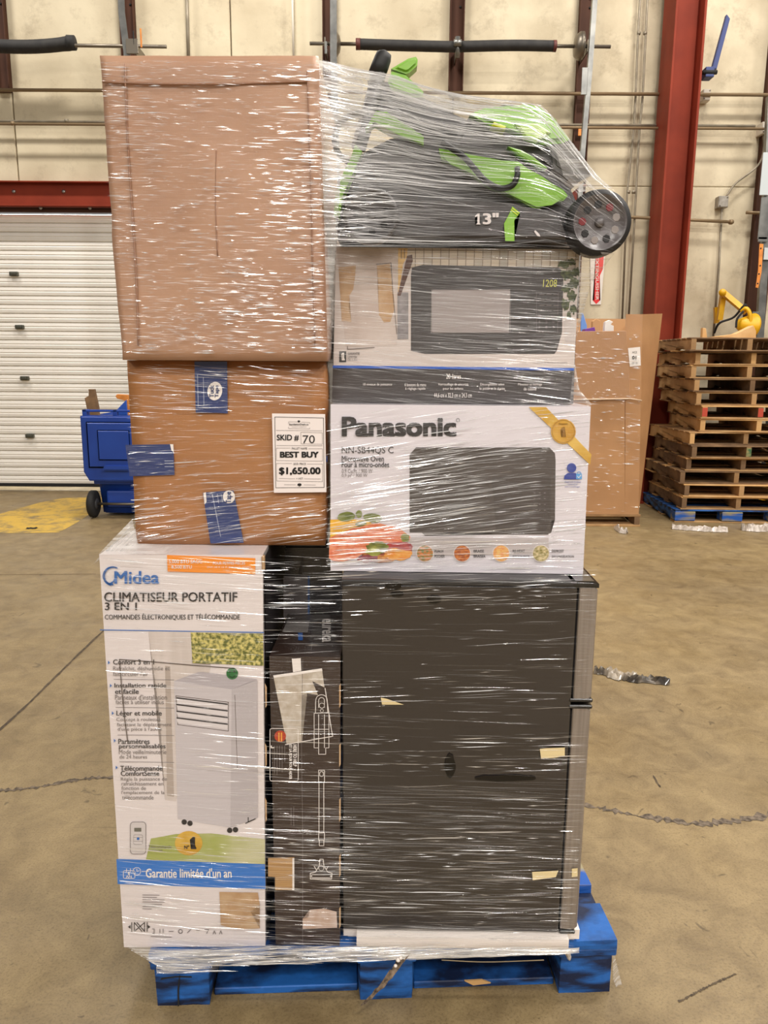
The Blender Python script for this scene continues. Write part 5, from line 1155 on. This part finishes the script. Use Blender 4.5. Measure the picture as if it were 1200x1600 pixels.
# microwave cartons
yn = Fn.o.y - .012
zone(1050, rectarea(520, 638, 916, 888), lambda x, y: yn, lambda x, y: lerp(-.17, -.10, (x - 520) / 400) if y < 830 else -.03, (15, 120), (.0004, .0012), (.18, .6), .02, .22, 13, lambda x, y: .22 if y < 692 or (y < 752 and x < 625) else .5 + .5 * (x < 760) + .4 * (y > 850 and 560 < x < 760), clip=lambda y: (510, lerp(923, 912, (y - 634) / 256)))
yu = Fu.o.y - .012
zone(1150, rectarea(520, 388, 898, 632), lambda x, y: yu, lambda x, y: lerp(.10, .02, (x - 520) / 380) if y < 560 else .12, (15, 120), (.0003, .0010), (.12, .38), .02, .10, 14, lambda x, y: .35 if (583 < y < 625 or (835 < x < 880 and 430 < y < 520)) else 1, clip=lambda y: (512, lerp(905, 896, (y - 385) / 250)))
# around the mower: film pulled from the carton corner over the mower
TOP = [(500, 92), (560, 108), (620, 118), (660, 134), (720, 148), (800, 158), (850, 165), (895, 224), (930, 272), (960, 296), (990, 335)]
def top_y(x):
    for (a, b), (c, d) in zip(TOP[:-1], TOP[1:]):
        if a <= x <= c: return lerp(b, d, (x - a) / (c - a))
    return 92 if x < 500 else 340
def bot_y(x): return 386 if x < 905 else lerp(386, 410, min(1, (x - 905) / 40))
ym = YM - .028
def Y_m(x, y): return lerp(yb, ym, min(1, max(0, (x - 498) / 40))) - .004
rr = random.Random(21)
for k in range(1150):
    x0 = rr.choice((498, 498, rr.uniform(498, 900), rr.uniform(498, 760))); ln = rr.uniform(60, 300); x1 = min(x0 + ln, 905 if rr.random() < .7 else 975)
    if x1 - x0 < 25: continue
    t0 = rr.random() ** 1.25; t1 = min(1, max(0.0, t0 + rr.gauss(0, .05))); m = 7; pts = []
    for i in range(m):
        q = i / (m - 1); x = lerp(x0, x1, q); t = lerp(t0, t1, q); yy = lerp(top_y(x), bot_y(x), t) + rr.gauss(0, .3); pts.append(PY(x, yy, Y_m(x, yy)))
    top = t0 < .3; br = rr.random() < (.25 if top else .10)
    if not top and x0 > 560 and rr.random() < .5: continue
    if x0 < 785 and x1 > 735 and .70 < t0 < .92 and rr.random() < .85: continue
    crease(pts, rr.uniform(.0004, .0012) * (1.6 if br else 1), min(.95, rr.uniform(.08, .32) * (2.6 if br else 1) * (1.4 if top or x0 < 560 else .8)), rr.uniform(0, .65))
# air-conditioner carton, slim carton, fridge: one long wind
yl_ = min(Fa.o.y, Ff.o.y) - .014
def d_low(x, y):
    if x < 412: return .22 + .9 * (y > 1290) * min(1, (y - 1290) / 80) + .5 * (y < 960) + .35 * (300 < x and 1150 < y < 1290)
    if x < 535: return .35 + .5 * (y > 1290) + .3 * (y < 950)
    return .06 + .75 * (y > 1240) * min(1, (y - 1240) / 100) + .45 * (y < 960) + .4 * (1150 < y < 1200) + .2 * (1060 < y < 1100)
def A_low(u, v): y = lerp(872, 1486, v); return lerp(lerp(156, 194, v), lerp(930, 895, v), u), y
zone(1850, A_low, lambda x, y: yl_, lambda x, y: lerp(.10, .0, min(1, max(0, (x - 200) / 500))) if y > 1100 else (.06 if x < 412 else -.03), (12, 110), (.0004, .0012), (.10, .5), .02, .2, 15, d_low, .02, clip=lambda y: (lerp(154, 193, (y - 868) / 612), lerp(932, 898, (y - 910) / 540)))
zone(700, A_low, lambda x, y: yl_, lambda x, y: .03, (60, 260), (.0003, .0008), (.04, .14), .01, .05, 16, lambda x, y: (x > 420) * (.12 + .75 * (y > 1230)), .02, clip=lambda y: (lerp(154, 193, (y - 868) / 612), lerp(932, 898, (y - 910) / 540)))
# skirt at the pallet
def A_sk(u, v): x = lerp(196, 900, u); return x, lerp(lerp(1476, 1482, u), lerp(1515, 1490, u), v) + (8 if x < 330 else 0)
zone(1300, A_sk, lambda x, y: min(PL.y, Fa.o.y) - .022, lambda x, y: -.03 if x > 300 else .05, (15, 120), (.0005, .0013), (.2, .65), .03, .22, 17, clip=lambda y: (lerp(194, 245, min(1, max(0, (y - 1478) / 30))), 905))
# film on the load's shoulder, left
zone(160, lambda u, v: (lerp(160, 212, u), lerp(866, 866 - 50 * u, v)), lambda x, y: Fa.o.y + .03, lambda x, y: -1.0, (10, 35), (.0005, .0012), (.2, .6), .02, .2, 18)
me = bpy.data.meshes.new('film_crease'); me.from_pydata([tuple(v) for v in CV], [], CF); at = me.attributes.new('a', 'FLOAT', 'POINT'); at.data.foreach_set('value', CA); me.update()
o = link('film_crease', me, crease_mat, wrap); o['kind'] = 'stuff'
# film where it bridges open gaps
def sheet(nm, pix, m_=film_sheet_mat, sub=3):
    """pix: (x,y,Y) outline of a stretched sheet"""
    bm = bmesh.new(); P = [PY(*p) for p in pix]; c = sum(P, Vector()) / len(P); cv = bm.verts.new(c); vs = [bm.verts.new(p) for p in P]
    for k in range(len(vs)): bm.faces.new((cv, vs[k], vs[(k + 1) % len(vs)]))
    bmesh.ops.subdivide_edges(bm, edges=bm.edges[:], cuts=sub, use_grid_fill=True)
    for v in bm.verts: v.co += Vector((0, noise.noise(v.co * 14) * .003, 0))
    return from_bm(nm, bm, m_, wrap, True)
bR = Fb.px
sheet('film_sheet', [(498, 94, yb), (520, 98, yb + .02), (560, 108, ym), (568, 130, ym), (566, 190, ym), (556, 222, ym), (540, 262, ym), (524, 300, ym), (524, 384, yu), (518, 550, yu), (512, 552, yb), (506, 330, yb)])
sheet('film_sheet', [(560, 107, ym), (620, 118, ym), (660, 134, ym), (720, 149, ym), (735, 165, ym), (700, 176, ym), (640, 158, ym), (575, 130, ym)])
sheet('film_sheet', [(907, 390, ym + .02), (960, 396, ym), (944, 412, ym + .03), (925, 440, ym + .06), (906, 485, yu + .02), (900, 530, yu + .02)])
sheet('film_sheet', [(866, 226, ym), (895, 224, ym), (930, 272, ym), (958, 294, ym), (905, 300, ym), (880, 275, ym)])
sheet('film_sheet', [(897, 560, yu + .01), (897, 600, yu), (925, 632, yn), (918, 636, yn), (890, 630, yu - .005)])
sheet('film_sheet', [(154, 866, Fa.o.y - .005), (170, 849, Fa.o.y + .03), (207, 811, Fa.o.y + .07), (212, 852, Fa.o.y + .08), (290, 852, Fa.o.y + .08), (260, 866, Fa.o.y)])
sheet('film_sheet', [(196, 1478, Fa.o.y - .012), (330, 1484, Fa.o.y - .014), (420, 1490, Fa.o.y - .014), (380, 1502, PL.y - .02), (300, 1514, PL.y - .022), (256, 1516, PL.y - .02), (236, 1500, PL.y - .02)])
sheet('film_sheet', [(420, 1489, Fa.o.y - .014), (640, 1488, Ff.o.y - .014), (880, 1480, Ff.o.y - .012), (885, 1484, PR.y - .02), (740, 1494, PL.y), (640, 1500, PL.y - .005), (500, 1492, PL.y - .01)])
# twisted dirty film tail hanging over the middle block
tail = smooth_path([PY(632, 1490, PL.y - .012), PY(622, 1506, PL.y - .02), PY(600, 1534, PL.y - .022), PY(572, 1564, PL.y - .02)], 14); v, fc = [], []
for i, p in enumerate(tail):
    w = lerp(.022, .016, i / 14)
    for j in range(7): u = j / 6 - .5; v.append(p + Vector((u * 2 * w * .8, -abs(noise.noise(Vector((i * .4, j * 1.3, 0)))) * .014, u * 2 * w * .6)))
for i in range(14):
    for j in range(6): fc.append((i * 7 + j, i * 7 + j + 1, i * 7 + 8 + j, i * 7 + 7 + j))
raw('film_tail', v, fc, M('film_tail_grimy', srgb(150, 130, 110), .25, col2=srgb(58, 46, 40), scale=70, coat=.8, bump=.6, bscale=60), wrap, True)
for x, y, r_ in ((622, 1500, .005), (618, 1509, .004), (626, 1497, .004)): 
    c = PY(x, y, PL.y - .03); lathe('foam_crumb', [(.0005, -r_), (r_ * .8, -r_ * .5), (r_, 0), (r_ * .7, r_ * .6), (.0005, r_)], c, (0.3, 0, 1), foam, wrap, 8)
raw('film_knot', *tube_geo(smooth_path([PY(868, 1476, PR.y - .03), PY(882, 1482, PR.y - .035), PY(888, 1492, PR.y - .03), PY(890, 1500, PR.y - .03)], 10), [.004, .006, .008, .007, .006, .006, .006, .005, .005, .004, .002], 7), pale_pl, wrap)
tube('string', smooth_path([PY(690, 1500, PL.y + .05), PY(760, 1503, PL.y + .06), PY(850, 1500, PL.y + .05)], 10), .0012, M('twine', srgb(196, 176, 140), .7), wrap, 5)
sheet('film_sheet', [(957, 1480, PR.y + .0), (962, 1500, PR.y + .01), (974, 1548, PR.y + .03), (968, 1556, PR.y + .03), (958, 1530, PR.y + .0)], sub=1)

# film glints on the tall carton by the pallets belong to that carton
CV.clear(); CF.clear(); CA.clear()
zone(260, lambda u, v: (lerp(890, 1001, u), lerp(520, 800, v)), lambda x, y: FG.o.y - .03, lambda x, y: .05, (4, 22), (.003, .007), (.15, .5), .03, .2, 31, lambda x, y: .25 + .75 * (abs(y - 565) < 14 or abs(y - 622) < 10 or (x > 970 and 650 < y < 720)), clip=lambda y: (885, 1000))
me = bpy.data.meshes.new('film_crease'); me.from_pydata([tuple(v - FG.o) for v in CV], [], CF); at = me.attributes.new('a', 'FLOAT', 'POINT'); at.data.foreach_set('value', CA); me.update()
o = link('film_crease', me, crease_mat, g); o['kind'] = 'stuff'
